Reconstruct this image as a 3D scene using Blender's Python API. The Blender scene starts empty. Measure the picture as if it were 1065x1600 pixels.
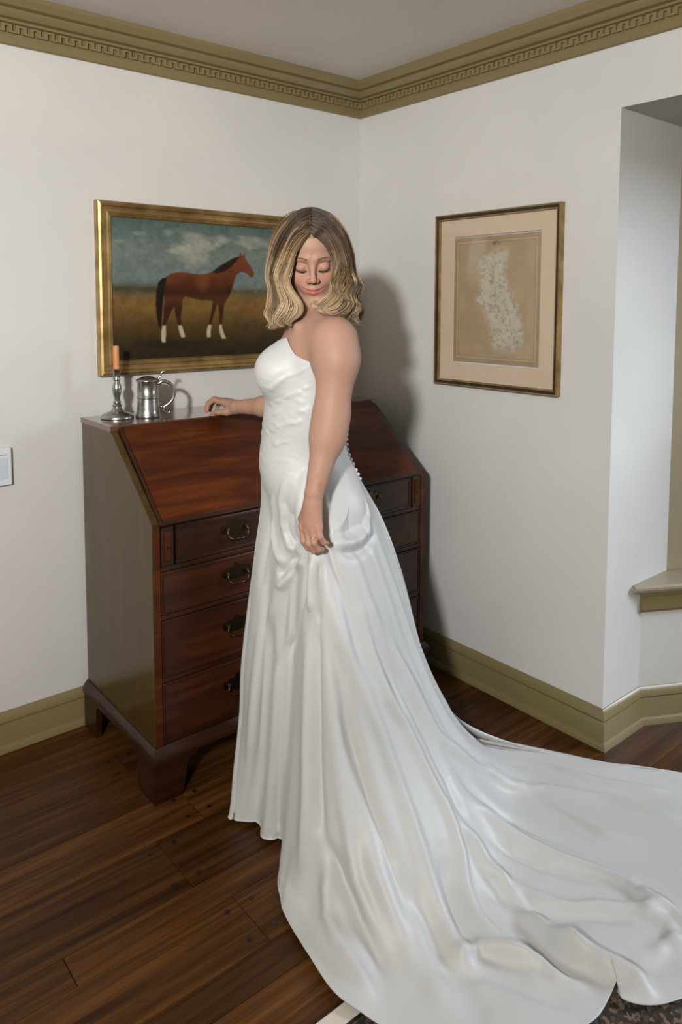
import bpy, bmesh, math, random
import numpy as np
from mathutils import Vector, Matrix
random.seed(7); np.random.seed(7)
SC = bpy.context.scene; COL = SC.collection
# ================= camera, world, lights, exposure
RT = Vector((0.7707, -0.6372, 0.0029)); FW = Vector((0.6349, 0.7685, -0.0793)); UP = RT.cross(FW)
cd = bpy.data.cameras.new('camera'); cam = bpy.data.objects.new('camera', cd); COL.objects.link(cam)
cam.matrix_world = Matrix(((RT.x, UP.x, -FW.x, -2.219), (RT.y, UP.y, -FW.y, -2.555), (RT.z, UP.z, -FW.z, 1.484), (0, 0, 0, 1)))
cd.sensor_fit = 'VERTICAL'; cd.sensor_height = 36; cd.lens = 1170.16/1600*36
cd.shift_x = 0; cd.shift_y = -(800-567.6)/1600; cd.clip_start = .02
SC.camera = cam
SC.view_settings.view_transform = 'Standard'; SC.view_settings.look = 'None'
SC.view_settings.exposure = 0.0; SC.view_settings.gamma = 1; SC.view_settings.use_curve_mapping = False
W = bpy.data.worlds.new('room_world'); SC.world = W; W.use_nodes = True
W.node_tree.nodes['Background'].inputs[0].default_value = (1.0, .85, .53, 1)
W.node_tree.nodes['Background'].inputs[1].default_value = .195
def area(name, loc, to, size, power, col, shape='DISK', sy=None, spread=None):
    l = bpy.data.lights.new(name, 'AREA'); l.shape = shape; l.size = size
    if sy: l.size_y = sy
    l.energy = power; l.color = col
    if spread: l.spread = spread
    o = bpy.data.objects.new(name, l); COL.objects.link(o); o.location = loc
    o.rotation_euler = (Vector(to)-Vector(loc)).to_track_quat('-Z', 'Y').to_euler(); return o
area('flash_lamp', (-3.35, -2.95, 2.08), (-.72, -.15, 1.72), .2, 55, (1, .985, .965), spread=2.05)
area('window_daylight', (3.1, -4.0, 2.55), (.1, -1.3, .9), 1.3, 270, (.78, .88, 1.0), 'RECTANGLE', 1.4)
# ================= helpers
def tag(o, label=None, cat=None, group=None, kind=None):
    if label: o['label'] = label
    if cat: o['category'] = cat
    if group: o['group'] = group
    if kind: o['kind'] = kind
    return o
def link(name, me, mat=None, parent=None):
    o = bpy.data.objects.new(name, me); COL.objects.link(o)
    if mat: me.materials.append(mat)
    if parent: o.parent = parent; o.matrix_parent_inverse = parent.matrix_world.inverted()
    return o
def empty(name, loc, label, cat):
    o = bpy.data.objects.new(name, None); COL.objects.link(o); o.location = loc; o.empty_display_size = .05
    bpy.context.view_layer.update(); o.matrix_world = Matrix.Translation(loc)
    return tag(o, label, cat)
def mesh_np(name, V, F, smooth=True):
    me = bpy.data.meshes.new(name); V = np.asarray(V, np.float32); F = np.asarray(F, np.int32)
    me.vertices.add(len(V)); me.vertices.foreach_set('co', V.ravel())
    k = F.shape[1]; me.loops.add(F.size); me.loops.foreach_set('vertex_index', F.ravel())
    me.polygons.add(len(F)); me.polygons.foreach_set('loop_start', np.arange(0, F.size, k, dtype=np.int32))
    me.update(calc_edges=True)
    me.polygons.foreach_set('use_smooth', np.full(len(F), smooth)); me.validate(); return me
def from_bm(name, bm, mat, parent=None, smooth=False, bevel=0, sharp=40):
    bmesh.ops.recalc_face_normals(bm, faces=bm.faces)
    if bevel:
        es = [e for e in bm.edges if len(e.link_faces) == 2 and e.calc_face_angle(0) > .6]
        bmesh.ops.bevel(bm, geom=es, offset=bevel, segments=2, affect='EDGES', profile=.6, clamp_overlap=True)
    me = bpy.data.meshes.new(name); bm.to_mesh(me); bm.free()
    o = link(name, me, mat, parent)
    if smooth:
        me.polygons.foreach_set('use_smooth', [True]*len(me.polygons)); me.set_sharp_from_angle(angle=math.radians(sharp))
    return o
def bx(bm, x0, x1, y0, y1, z0, z1):
    vs = [bm.verts.new(c) for c in ((x0,y0,z0),(x1,y0,z0),(x1,y1,z0),(x0,y1,z0),(x0,y0,z1),(x1,y0,z1),(x1,y1,z1),(x0,y1,z1))]
    for f in ((0,3,2,1),(4,5,6,7),(0,1,5,4),(1,2,6,5),(2,3,7,6),(3,0,4,7)): bm.faces.new([vs[i] for i in f])
def box(name, a, mat, parent=None, bevel=0):
    bm = bmesh.new(); bx(bm, *a); return from_bm(name, bm, mat, parent, bevel=bevel)
def prism(bm, poly, fa, fb):
    """poly: 2D points; fa/fb map a 2D point to the 3D points of the two ends"""
    A = [bm.verts.new(fa(p)) for p in poly]; B = [bm.verts.new(fb(p)) for p in poly]; n = len(poly)
    bm.faces.new(A); bm.faces.new(B[::-1])
    for i in range(n): bm.faces.new((A[i], B[i], B[(i+1) % n], A[(i+1) % n]))
def sweep(name, prof, path, mat, parent=None, closed=False, smooth=True, sharp=30):
    """prof: (offset, z) points; path: list of (x,y,ox,oy) with the outward mitre vector per corner"""
    bm = bmesh.new(); R = []
    for (x, y, ox, oy) in path: R.append([bm.verts.new((x+ox*p, y+oy*p, z)) for p, z in prof])
    n = len(prof)
    for a in range(len(R)-(0 if closed else 1)):
        b = (a+1) % len(R)
        for i in range(n): bm.faces.new((R[a][i], R[b][i], R[b][(i+1) % n], R[a][(i+1) % n]))
    if not closed: bm.faces.new(R[0]); bm.faces.new(R[-1][::-1])
    return from_bm(name, bm, mat, parent, smooth, sharp=sharp)
def lathe(name, prof, c, mat, parent=None, n=48):
    bm = bmesh.new(); R = []
    for r, z in prof:
        R.append([bm.verts.new((c[0]+r*math.cos(2*math.pi*i/n), c[1]+r*math.sin(2*math.pi*i/n), c[2]+z)) for i in range(n)])
    for a, b in zip(R, R[1:]):
        for i in range(n): bm.faces.new((a[i], a[(i+1) % n], b[(i+1) % n], b[i]))
    bm.faces.new(R[0]); bm.faces.new(R[-1][::-1])
    return from_bm(name, bm, mat, parent, True, sharp=50)
def tube_geo(P, R, n=8, caps=True):
    P = np.asarray(P, float); m = len(P); R = np.broadcast_to(R, (m,))
    T = np.gradient(P, axis=0); T /= np.linalg.norm(T, axis=1, keepdims=True)+1e-12
    ref = np.array([.13, .27, .95]) if abs(T[:, 2]).mean() < .8 else np.array([.9, .3, .1])
    A = np.cross(T, ref); A /= np.linalg.norm(A, axis=1, keepdims=True)+1e-12; B = np.cross(T, A)
    a = np.linspace(0, 2*np.pi, n, endpoint=False)
    V = (P[:, None]+R[:, None, None]*(np.cos(a)[None, :, None]*A[:, None]+np.sin(a)[None, :, None]*B[:, None])).reshape(-1, 3)
    i = np.arange(m-1)[:, None]*n; j = np.arange(n)[None]; k = (j+1) % n
    F = np.stack([i+j, i+k, i+n+k, i+n+j], -1).reshape(-1, 4)
    return V, F
def tube(name, P, R, mat, parent=None, n=8):
    P = list(map(np.array, P)); R = list(np.broadcast_to(R, (len(P),)))
    P = [P[0]+(P[0]-P[1])*1e-3]+P+[P[-1]+(P[-1]-P[-2])*1e-3]; R = [1e-5]+R+[1e-5]
    V, F = tube_geo(P, R, n); return link(name, mesh_np(name, V, F), mat, parent)
# ---------- figure frame: u = across the figure (front to back), n = towards her left side, z = up
FO = np.array([-0.962, -0.908, 0.0]); FU = np.array([0.771, -0.637, 0.0]); FN = np.array([-0.637, -0.771, 0.0])
def loc2w(p):
    p = np.asarray(p, float)
    return FO + p[..., 0:1]*FU + p[..., 1:2]*FN + p[..., 2:3]*np.array([0, 0, 1.0])
def w2loc(p):
    d = np.asarray(p, float) - FO
    return np.stack([d@FU, d@FN, d[..., 2]], -1)
# ---------- signed distance primitives on separate coordinate arrays
def s_ell(X, Y, Z, c, r):
    a = (X-c[0])/r[0]; b = (Y-c[1])/r[1]; d = (Z-c[2])/r[2]
    k0 = np.sqrt(a*a+b*b+d*d)+1e-9
    k1 = np.sqrt((a/r[0])**2+(b/r[1])**2+(d/r[2])**2)+1e-9
    return k0*(k0-1)/k1
def s_cone(X, Y, Z, a, b, ra, rb):
    a = np.array(a, float); b = np.array(b, float); ba = b-a; L = ba@ba+1e-12
    t = np.clip(((X-a[0])*ba[0]+(Y-a[1])*ba[1]+(Z-a[2])*ba[2])/L, 0, 1)
    dx = X-a[0]-t*ba[0]; dy = Y-a[1]-t*ba[1]; dz = Z-a[2]-t*ba[2]
    return np.sqrt(dx*dx+dy*dy+dz*dz)-(ra+(rb-ra)*t)
def smin(a, b, k):
    h = np.maximum(k-np.abs(a-b), 0)/k
    return np.minimum(a, b)-h*h*k*.25
def smax(a, b, k): return -smin(-a, -b, k)
# prims: ('e',centre,radii,k,sign) or ('c',a,b,ra,rb,k,sign)
def sdf(prims, X, Y, Z):
    D = np.full(np.broadcast(X, Y, Z).shape, 1.0, dtype=np.float32)
    for p in prims:
        d = s_ell(X, Y, Z, p[1], p[2]) if p[0] == 'e' else s_cone(X, Y, Z, p[1], p[2], p[3], p[4])
        k, s = p[-2], p[-1]
        D = smin(D, d, k) if s > 0 else smax(D, -d, k)
    return D
TORSO = [
 ('e', (-.008, 0, 1.25), (.096, .136, .20), .03, 1),
 ('e', (.015, 0, 1.355), (.082, .145, .085), .05, 1),
 ('e', (-.023, 0, 1.13), (.104, .122, .15), .05, 1),
 ('e', (-.045, 0, 1.03), (.090, .125, .10), .05, 1),
 ('e', (.020, 0, .93), (.115, .155, .15), .06, 1),
 ('e', (.055, .065, .90), (.085, .075, .09), .05, 1),
 ('e', (.055, -.065, .90), (.085, .075, .09), .05, 1),
 ('e', (-.090, .068, 1.300), (.053, .064, .062), .04, 1),
 ('e', (-.090, -.068, 1.300), (.053, .064, .062), .04, 1),
]
def ax_u(z): return np.interp(z, [.9, 1.05, 1.15, 1.3, 1.4], [.02, -.012, -.012, -.02, -.02])
def ring(phi, z, off=.005):
    """surface point of the torso in direction phi (0 = front, 90 = her left side), at height z"""
    phi = np.asarray(phi, float); z = np.asarray(z, float)
    c = ax_u(z); du = -np.cos(phi); dn = np.sin(phi)
    lo = np.zeros(np.broadcast(phi, z).shape); hi = lo+.32
    for _ in range(22):
        m = (lo+hi)/2
        d = sdf(TORSO, c+du*m, dn*m, z+0*m)
        lo = np.where(d < 0, m, lo); hi = np.where(d < 0, hi, m)
    r = lo+off
    return np.stack([c+du*r, dn*r, z+0*r], -1)
def crom(P, t):
    """Catmull-Rom through rows of P, t in [0,1] by chord length"""
    P = np.asarray(P, float); d = np.linalg.norm(np.diff(P, axis=0), axis=1)**.5
    s = np.concatenate([[0], np.cumsum(d)]); s /= s[-1]
    T = np.gradient(P, s, axis=0)
    i = np.clip(np.searchsorted(s, t, side='right')-1, 0, len(s)-2)
    h = (s[i+1]-s[i])[:, None]; x = ((t-s[i])[:, None])/h
    return ((2*x**3-3*x**2+1)*P[i]+(x**3-2*x**2+x)*h*T[i]+(-2*x**3+3*x**2)*P[i+1]+(x**3-x**2)*h*T[i+1])
def neck_z(phi):
    """height of the gown's top edge: peak over each breast, dip at the middle, lower at the sides and back"""
    a = np.abs((np.degrees(phi)+180) % 360-180)
    return np.interp(a, [0, 14, 30, 45, 58, 68, 74, 84, 100, 130, 180], [1.300, 1.322, 1.358, 1.380, 1.389, 1.392, 1.376, 1.350, 1.332, 1.28, 1.24])
ZJ = 1.06
def gown_base(LINES, NP=520, NB=90, NS=300):
    """LINES: list of (phi in degrees, world points from hip to hem). returns (rows, columns, 3) world grid"""
    phis = np.array([l[0] for l in LINES], float)
    tv = np.linspace(0, 1, NS)
    S = []
    for ph, pts in LINES:
        a = np.radians(ph)
        top = loc2w(ring(np.array([a, a]), np.array([ZJ+.06, ZJ]), .006))
        P = np.vstack([top, np.array(pts)])
        # drop the leading part (above ZJ) after interpolation
        d = np.linalg.norm(np.diff(P, axis=0), axis=1)**.5; s1 = d[0]/d.sum()
        Q = crom(P, s1+(1-s1)*np.linspace(0, 1, 600))
        L = np.concatenate([[0], np.cumsum(np.linalg.norm(np.diff(Q, axis=0), axis=1))]); L /= L[-1]
        S.append(np.stack([np.interp(tv, L, Q[:, k]) for k in range(3)], -1))
    S = np.array(S)                       # lines x NS x 3
    ph = np.concatenate([phis[-2:]-360, phis, phis[:3]+360]); SS = np.concatenate([S[-2:], S, S[:3]])
    T = np.gradient(SS, ph, axis=0)
    q = np.linspace(0, 360, NP, endpoint=False)
    i = np.searchsorted(ph, q, side='right')-1
    h = (ph[i+1]-ph[i]); x = (q-ph[i])/h; x = x[:, None, None]; h = h[:, None, None]
    G = (2*x**3-3*x**2+1)*SS[i]+(x**3-2*x**2+x)*h*T[i]+(-2*x**3+3*x**2)*SS[i+1]+(x**3-x**2)*h*T[i+1]
    G = G.transpose(1, 0, 2)              # NS x NP
    a = np.radians(q); nz = neck_z(a)
    w = np.linspace(0, 1, NB, endpoint=False)[:, None]
    Z = nz[None]*(1-w)+ZJ*w
    B = loc2w(ring(np.broadcast_to(a, Z.shape), Z, .006))
    return np.concatenate([B, G]), q, NB
def grid_normals(G):
    gu = np.roll(G, -1, 1)-np.roll(G, 1, 1); gv = np.gradient(G, axis=0)
    n = np.cross(gu, gv); n /= np.linalg.norm(n, axis=-1, keepdims=True)+1e-12
    c = G-loc2w(np.stack([ax_u(np.clip(w2loc(G)[..., 2], .9, 1.4)), 0*G[..., 0], w2loc(G)[..., 2]], -1))
    c[..., 2] += .35*np.clip((1.0-w2loc(G)[..., 2]), 0, 1)*3
    s = 1.0 if ((n*c).sum(-1) > 0).mean() > .5 else -1.0
    n = n*s
    for _ in range(4):
        n = n*2+np.roll(n, 1, 1)+np.roll(n, -1, 1)+np.concatenate([n[:1], n[:-1]])+np.concatenate([n[1:], n[-1:]]); n /= np.linalg.norm(n, axis=-1, keepdims=True)+1e-12
    return n
def segdist(P, A, B):
    d = B-A; t = np.clip(((P-A)@d)/(d@d+1e-12), 0, 1)
    return np.linalg.norm(P-A-t[..., None]*d, axis=-1), t
def add_folds(G, FOLDS):
    """FOLDS: (amp, width, world polyline). a ridge (amp>0) or a valley (amp<0), fading at both ends"""
    N = grid_normals(G); D = np.zeros(G.shape[:2])
    for amp, wd, poly in FOLDS:
        poly = np.array(poly, float)
        lo = poly.min(0)-3*wd; hi = poly.max(0)+3*wd
        m = ((G > lo) & (G < hi)).all(-1)
        if not m.any(): continue
        P = G[m]; best = np.full(len(P), 9.); tt = np.zeros(len(P)); n = len(poly)-1
        for i in range(n):
            d, t = segdist(P, poly[i], poly[i+1])
            u = d < best; best[u] = d[u]; tt[u] = (i+t[u])/n
        fade = np.clip(np.minimum(tt, 1-tt)/.22, 0, 1); fade = fade*fade*(3-2*fade)
        D[m] += amp*np.exp(-(best/wd)**2)*(.12+.88*fade)
    return G+N*D[..., None], N

# ================= materials
def nmat(name, base=(.5,.5,.5), rough=.5, metal=0, **kw):
    m = bpy.data.materials.new(name); m.use_nodes = True; b = m.node_tree.nodes['Principled BSDF']
    b.inputs['Base Color'].default_value = (*base, 1); b.inputs['Roughness'].default_value = rough; b.inputs['Metallic'].default_value = metal
    for k, v in kw.items(): b.inputs[k.replace('_', ' ')].default_value = v
    return m, m.node_tree, b
def N(nt, t, **kw):
    n = nt.nodes.new(t)
    for k, v in kw.items():
        if hasattr(n, k): setattr(n, k, v)
        else: n.inputs[k].default_value = v
    return n
def coords(nt, scale=(1,1,1), rot=(0,0,0), offs=None):
    tc = N(nt, 'ShaderNodeTexCoord'); mp = N(nt, 'ShaderNodeMapping')
    mp.inputs['Scale'].default_value = scale; mp.inputs['Rotation'].default_value = rot
    nt.links.new(tc.outputs['Object'], mp.inputs['Vector']); return mp.outputs[0]
def ramp(nt, fac, stops):
    r = N(nt, 'ShaderNodeValToRGB'); e = r.color_ramp.elements
    while len(e) < len(stops): e.new(.5)
    for i, (p, c) in enumerate(stops): e[i].position = p; e[i].color = (*c, 1)
    nt.links.new(fac, r.inputs[0]); return r.outputs[0]
def bump(nt, b, h, s, d=.002):
    bp = N(nt, 'ShaderNodeBump'); bp.inputs['Strength'].default_value = s; bp.inputs['Distance'].default_value = d
    nt.links.new(h, bp.inputs['Height']); nt.links.new(bp.outputs[0], b.inputs['Normal'])
def paint(name, c, rough=.6, var=.05, bs=.15):
    m, nt, b = nmat(name, c, rough)
    n = N(nt, 'ShaderNodeTexNoise'); n.inputs['Scale'].default_value = 1.7; n.inputs['Detail'].default_value = 4
    nt.links.new(coords(nt), n.inputs[0])
    lo = tuple(x*(1-var) for x in c); hi = tuple(x*(1+var) for x in c)
    nt.links.new(ramp(nt, n.outputs[0], [(.3, lo), (.7, hi)]), b.inputs['Base Color'])
    f = N(nt, 'ShaderNodeTexNoise'); f.inputs['Scale'].default_value = 220; nt.links.new(coords(nt), f.inputs[0])
    bump(nt, b, f.outputs[0], bs, .0006); return m
def wood(name, stops, scale, rot=(0,0,0), rough=.3, coat=.0, bs=.1, rnd=0, lighten=0):
    m, nt, b = nmat(name, stops[0][1], rough)
    b.inputs['Coat Weight'].default_value = coat; b.inputs['Coat Roughness'].default_value = .12
    v = coords(nt, scale, rot)
    if rnd:
        oi = N(nt, 'ShaderNodeObjectInfo'); ad = N(nt, 'ShaderNodeVectorMath', operation='MULTIPLY_ADD')
        ad.inputs[1].default_value = (7, 13, 29)
        cx = N(nt, 'ShaderNodeCombineXYZ')
        for i in range(3): nt.links.new(oi.outputs['Random'], cx.inputs[i])
        nt.links.new(cx.outputs[0], ad.inputs[0]); nt.links.new(v, ad.inputs[2]); v = ad.outputs[0]
    n1 = N(nt, 'ShaderNodeTexNoise'); n1.inputs['Scale'].default_value = 1; n1.inputs['Detail'].default_value = 8; n1.inputs['Roughness'].default_value = .62; n1.inputs['Distortion'].default_value = .8
    nt.links.new(v, n1.inputs[0])
    c = ramp(nt, n1.outputs[0], stops)
    if rnd:
        hsv = N(nt, 'ShaderNodeHueSaturation'); mr = N(nt, 'ShaderNodeMapRange'); mr.inputs['To Min'].default_value = 1-rnd; mr.inputs['To Max'].default_value = 1+rnd
        nt.links.new(oi.outputs['Random'], mr.inputs['Value']); nt.links.new(mr.outputs[0], hsv.inputs['Value']); nt.links.new(c, hsv.inputs['Color']); c = hsv.outputs[0]
    nt.links.new(c, b.inputs['Base Color']); bump(nt, b, n1.outputs[0], bs, .001); return m
M_wall = paint('wall_paint', (.570, .558, .535), .55)
M_ceil = paint('ceiling_paint', (.74, .69, .64), .7)
M_trim = paint('olive_trim_paint', (.195, .152, .070), .32, .06, .1)
M_sill = paint('pale_sill_paint', (.30, .255, .18), .35, .04, .1)
M_floor = wood('oak_floor', [(.25, (.013, .004, .001)), (.42, (.042, .015, .003)), (.58, (.075, .028, .006)), (.75, (.125, .050, .011))], (1.7, 42, 10), rough=.42, coat=.0, bs=.25, rnd=.28); M_floor.node_tree.nodes['Principled BSDF'].inputs['Specular IOR Level'].default_value = .2
M_peg = nmat('dark_peg_wood', (.012, .006, .003), .4)[0]
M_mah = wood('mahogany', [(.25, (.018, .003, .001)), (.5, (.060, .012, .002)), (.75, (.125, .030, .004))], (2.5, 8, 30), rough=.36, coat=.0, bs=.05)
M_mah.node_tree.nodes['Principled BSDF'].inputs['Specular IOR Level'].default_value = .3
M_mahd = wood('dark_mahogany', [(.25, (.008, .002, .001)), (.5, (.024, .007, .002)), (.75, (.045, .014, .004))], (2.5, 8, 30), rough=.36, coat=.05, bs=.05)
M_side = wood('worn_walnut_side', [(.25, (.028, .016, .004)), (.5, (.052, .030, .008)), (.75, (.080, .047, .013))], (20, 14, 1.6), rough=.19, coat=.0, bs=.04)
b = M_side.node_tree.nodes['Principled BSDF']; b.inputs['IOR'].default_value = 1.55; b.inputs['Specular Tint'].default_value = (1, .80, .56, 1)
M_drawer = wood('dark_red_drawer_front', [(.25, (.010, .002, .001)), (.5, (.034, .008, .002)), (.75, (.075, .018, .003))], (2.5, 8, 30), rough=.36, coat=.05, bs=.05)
M_brass = nmat('aged_dimmed_brass', (.10, .075, .04), .35, 1)[0]  # old brass, colour darkened further to stand for weak light on the handles
M_gold, nt, b = nmat('gilt_frame', (.50, .34, .13), .36, .75)
n = N(nt, 'ShaderNodeTexNoise'); n.inputs['Scale'].default_value = 14; nt.links.new(coords(nt), n.inputs[0])
nt.links.new(ramp(nt, n.outputs[0], [(.3, (.24, .15, .055)), (.7, (.48, .33, .14))]), b.inputs['Base Color'])
M_blackfr = nmat('black_frame_lacquer', (.018, .013, .009), .25)[0]
M_pewter, nt, b = nmat('pewter', (.42, .41, .39), .28, 1)
n = N(nt, 'ShaderNodeTexNoise'); n.inputs['Scale'].default_value = 40; nt.links.new(coords(nt), n.inputs[0])
nt.links.new(ramp(nt, n.outputs[0], [(.3, (.28, .27, .25)), (.7, (.50, .49, .47))]), b.inputs['Base Color'])
M_candle = nmat('orange_wax', (.55, .22, .075), .45, Subsurface_Weight=.2, Subsurface_Radius=(.01, .005, .002))[0]
M_wick = nmat('wick', (.05, .04, .03), .8)[0]
M_mat = paint('peach_mat_board', (.50, .39, .285), .7, .03, .1)
M_glassy, nt, b = nmat('clear_glass', (1, 1, 1), .02)
tr = N(nt, 'ShaderNodeBsdfTransparent'); gl = N(nt, 'ShaderNodeBsdfGlossy'); gl.inputs['Roughness'].default_value = .03; fr_ = N(nt, 'ShaderNodeFresnel'); fr_.inputs[0].default_value = 1.25; mx = N(nt, 'ShaderNodeMixShader')
nt.links.new(fr_.outputs[0], mx.inputs[0]); nt.links.new(tr.outputs[0], mx.inputs[1]); nt.links.new(gl.outputs[0], mx.inputs[2]); nt.links.new(mx.outputs[0], nt.nodes['Material Output'].inputs['Surface'])
M_plastic = nmat('white_plastic', (.62, .66, .70), .35)[0]
M_ink = nmat('grey_ink', (.25, .26, .32), .6)[0]
def attr_mat(name, rough, **kw):
    m, nt, b = nmat(name, (1,1,1), rough, 0, **kw); a = N(nt, 'ShaderNodeVertexColor'); a.layer_name = 'Col'
    nt.links.new(a.outputs[0], b.inputs['Base Color']); return m
M_canvas = attr_mat('oil_canvas', .5, Specular_IOR_Level=.2)
M_print = attr_mat('faded_print', .6)
M_skin = attr_mat('skin', .55, Specular_IOR_Level=.3, Subsurface_Weight=.12, Subsurface_Radius=(.012, .005, .003), Subsurface_Scale=.6)
M_hair = attr_mat('blonde_hair', .42, Specular_IOR_Level=.35)
M_lash = nmat('dark_lash', (.025, .012, .008), .6)[0]
M_brow = nmat('brow_hair', (.15, .085, .05), .7)[0]
M_gold_ring = nmat('yellow_gold', (.85, .6, .25), .2, 1)[0]
M_satin, nt, b = nmat('ivory_satin', (.485, .485, .475), .48)
b.inputs['Sheen Weight'].default_value = .1; b.inputs['Specular IOR Level'].default_value = .4
n = N(nt, 'ShaderNodeTexNoise'); n.inputs['Scale'].default_value = 6; n.inputs['Detail'].default_value = 2; nt.links.new(coords(nt), n.inputs[0])
bump(nt, b, n.outputs[0], .25, .012)
M_rug, nt, b = nmat('rug_pile', (.05, .04, .03), .95)
vo = N(nt, 'ShaderNodeTexVoronoi'); vo.inputs['Scale'].default_value = 110; nt.links.new(coords(nt), vo.inputs[0])
nt.links.new(ramp(nt, vo.outputs['Color'], [(.2, (.012, .011, .010)), (.5, (.035, .022, .014)), (.74, (.12, .09, .06)), (.92, (.20, .10, .07))]), b.inputs['Base Color'])
M_fringe = paint('cream_rug_edge', (.55, .50, .42), .9, .08, .5)

# ================= room
CZ = 2.44; WY = -1.254; RZ = 2.103
box('ceiling', (-4.5, .14, -5, .12, CZ, CZ+.1), M_ceil)['kind'] = 'structure'
bm = bmesh.new(); bx(bm, .14, 1.30, -5, .12, RZ, RZ+.1); tag(from_bm('ceiling_recess', bm, M_wall), kind='structure')
fl = box('floor', (-4.5, 2.4, -5, .12, -.14, -.022), nmat('subfloor', (.02, .01, .006), .8)[0]); fl['kind'] = 'structure'
tag(box('wall_left', (-4.5, .14, 0, .12, -.02, CZ), M_wall), kind='structure')
bm = bmesh.new(); bx(bm, 0, .14, WY, 0, -.02, CZ); bx(bm, 0, .14, -5, WY, RZ, CZ)
tag(from_bm('wall_right', bm, M_wall), kind='structure')
# recess: return wall, angled bay wall below the sill, far side of the bay
A0 = Vector((.232, WY)); dA = Vector((.88, -.475)).normalized(); nA = Vector((-dA.y, dA.x))  # nA points out of the room
LB = 1.05; SZ = .515
tag(box('wall_return', (.14, .62, WY, WY+.12, -.02, RZ), M_wall), kind='structure')
def along(s, d, z): p = A0+dA*s+nA*d; return (p.x, p.y, z)
bm = bmesh.new(); prism(bm, [(-.02, 0), (LB, 0), (LB, .3), (-.02, .3)], lambda q: along(q[0], q[1], -.02), lambda q: along(q[0], q[1], SZ-.03))
tag(from_bm('wall_bay', bm, M_wall), kind='structure')
B0 = A0+dA*LB
bm = bmesh.new(); bx(bm, B0.x, B0.x+.12, -5, B0.y+.06, -.02, SZ); bx(bm, B0.x, B0.x+.12, -5, -3.9, SZ, RZ); bx(bm, B0.x, B0.x+.12, -1.95, B0.y+.06, SZ, RZ); bx(bm, B0.x, B0.x+.12, -3.9, -1.95, 2.0, RZ)
tag(from_bm('wall_bay_far', bm, M_wall), kind='structure')
# sill board with moulded nosing, apron moulding
bm = bmesh.new()
pr = [(-.045, SZ-.022), (-.052, SZ-.014), (-.052, SZ-.006), (-.046, SZ), (.30, SZ), (.30, SZ-.028), (-.040, SZ-.028)]
prism(bm, pr, lambda q: along(-.055, q[0], q[1]), lambda q: along(LB, q[0], q[1]))
tag(from_bm('window_sill', bm, M_sill), 'pale moulded window sill board in the wall recess', 'sill', kind='structure')
bm = bmesh.new(); pr = [(0, SZ-.028), (-.030, SZ-.028), (-.026, SZ-.045), (-.018, SZ-.050), (-.018, SZ-.098), (-.013, SZ-.108), (0, SZ-.112)]
prism(bm, pr, lambda q: along(-.01, q[0], q[1]), lambda q: along(LB, q[0], q[1]))
tag(from_bm('trim_1', bm, M_trim), kind='structure')
# window casing, sash and panes above the sill (set back from the bay wall)
win = empty('window_1', along(.5, .14, SZ), 'painted casement window above the sill at the right edge', 'window'); win['kind'] = 'structure'
def wbar(nm, s0, s1, z0, z1, d0, d1, m=M_sill):
    d0 -= .068; d1 -= .068
    bm = bmesh.new(); prism(bm, [(s0, d0), (s1, d0), (s1, d1), (s0, d1)], lambda q: along(q[0], q[1], z0), lambda q: along(q[0], q[1], z1)); return from_bm(nm, bm, m, win, bevel=.003)
wbar('casing', .12, .26, SZ, RZ, .15, .20); wbar('casing', .26, .275, SZ, RZ, .135, .20); wbar('casing', .94, 1.04, SZ, RZ, .15, .20); wbar('casing', .275, .94, 2.02, RZ, .15, .2)
for s in (.275, .90): wbar('sash_stile', s, s+.04, SZ, 2.02, .165, .20)
for z in (SZ, 1.25, 1.98): wbar('sash_rail', .275, .94, z, z+.04, .165, .20)
wbar('glazing_bar', .597, .617, SZ, 2.0, .17, .195)
wbar('pane', .28, .935, SZ+.01, 2.01, .181, .184, M_glassy)
# far bay window frame
w2 = empty('window_2', (B0.x+.06, -2.9, SZ), 'daylight window at the far side of the bay', 'window'); w2['kind'] = 'structure'
for y0, y1, z0, z1 in ((-3.9, -3.84, SZ, 2.0), (-2.01, -1.95, SZ, 2.0), (-2.96, -2.9, SZ, 2.0), (-3.9, -1.95, SZ, SZ+.05), (-3.9, -1.95, 1.95, 2.0), (-3.9, -1.95, 1.25, 1.29)):
    box('window_frame', (B0.x+.03, B0.x+.08, y0, y1, z0, z1), M_sill, w2, .003)
# baseboards
BP = [(0, 0), (.030, 0), (.030, .010), (.026, .020), (.018, .024), (.018, .088), (.017, .092), (.009, .0935), (.009, .0965), (.015, .098), (.014, .112), (.007, .124), (.003, .129), (0, .130)]
sweep('baseboard_left', BP, [(-4.5, 0, 0, -1), (0, 0, -1, -1)], M_trim)['kind'] = 'structure'
nW = Vector((-nA.x, -nA.y)); t = math.tan(math.acos(dA.x)/2)
sweep('baseboard_right', BP, [(0, 0, -1, -1), (0, WY, -1, -1), (A0.x, WY, -t, -1), (*(A0+dA*LB), nW.x, nW.y)], M_trim)['kind'] = 'structure'
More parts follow.
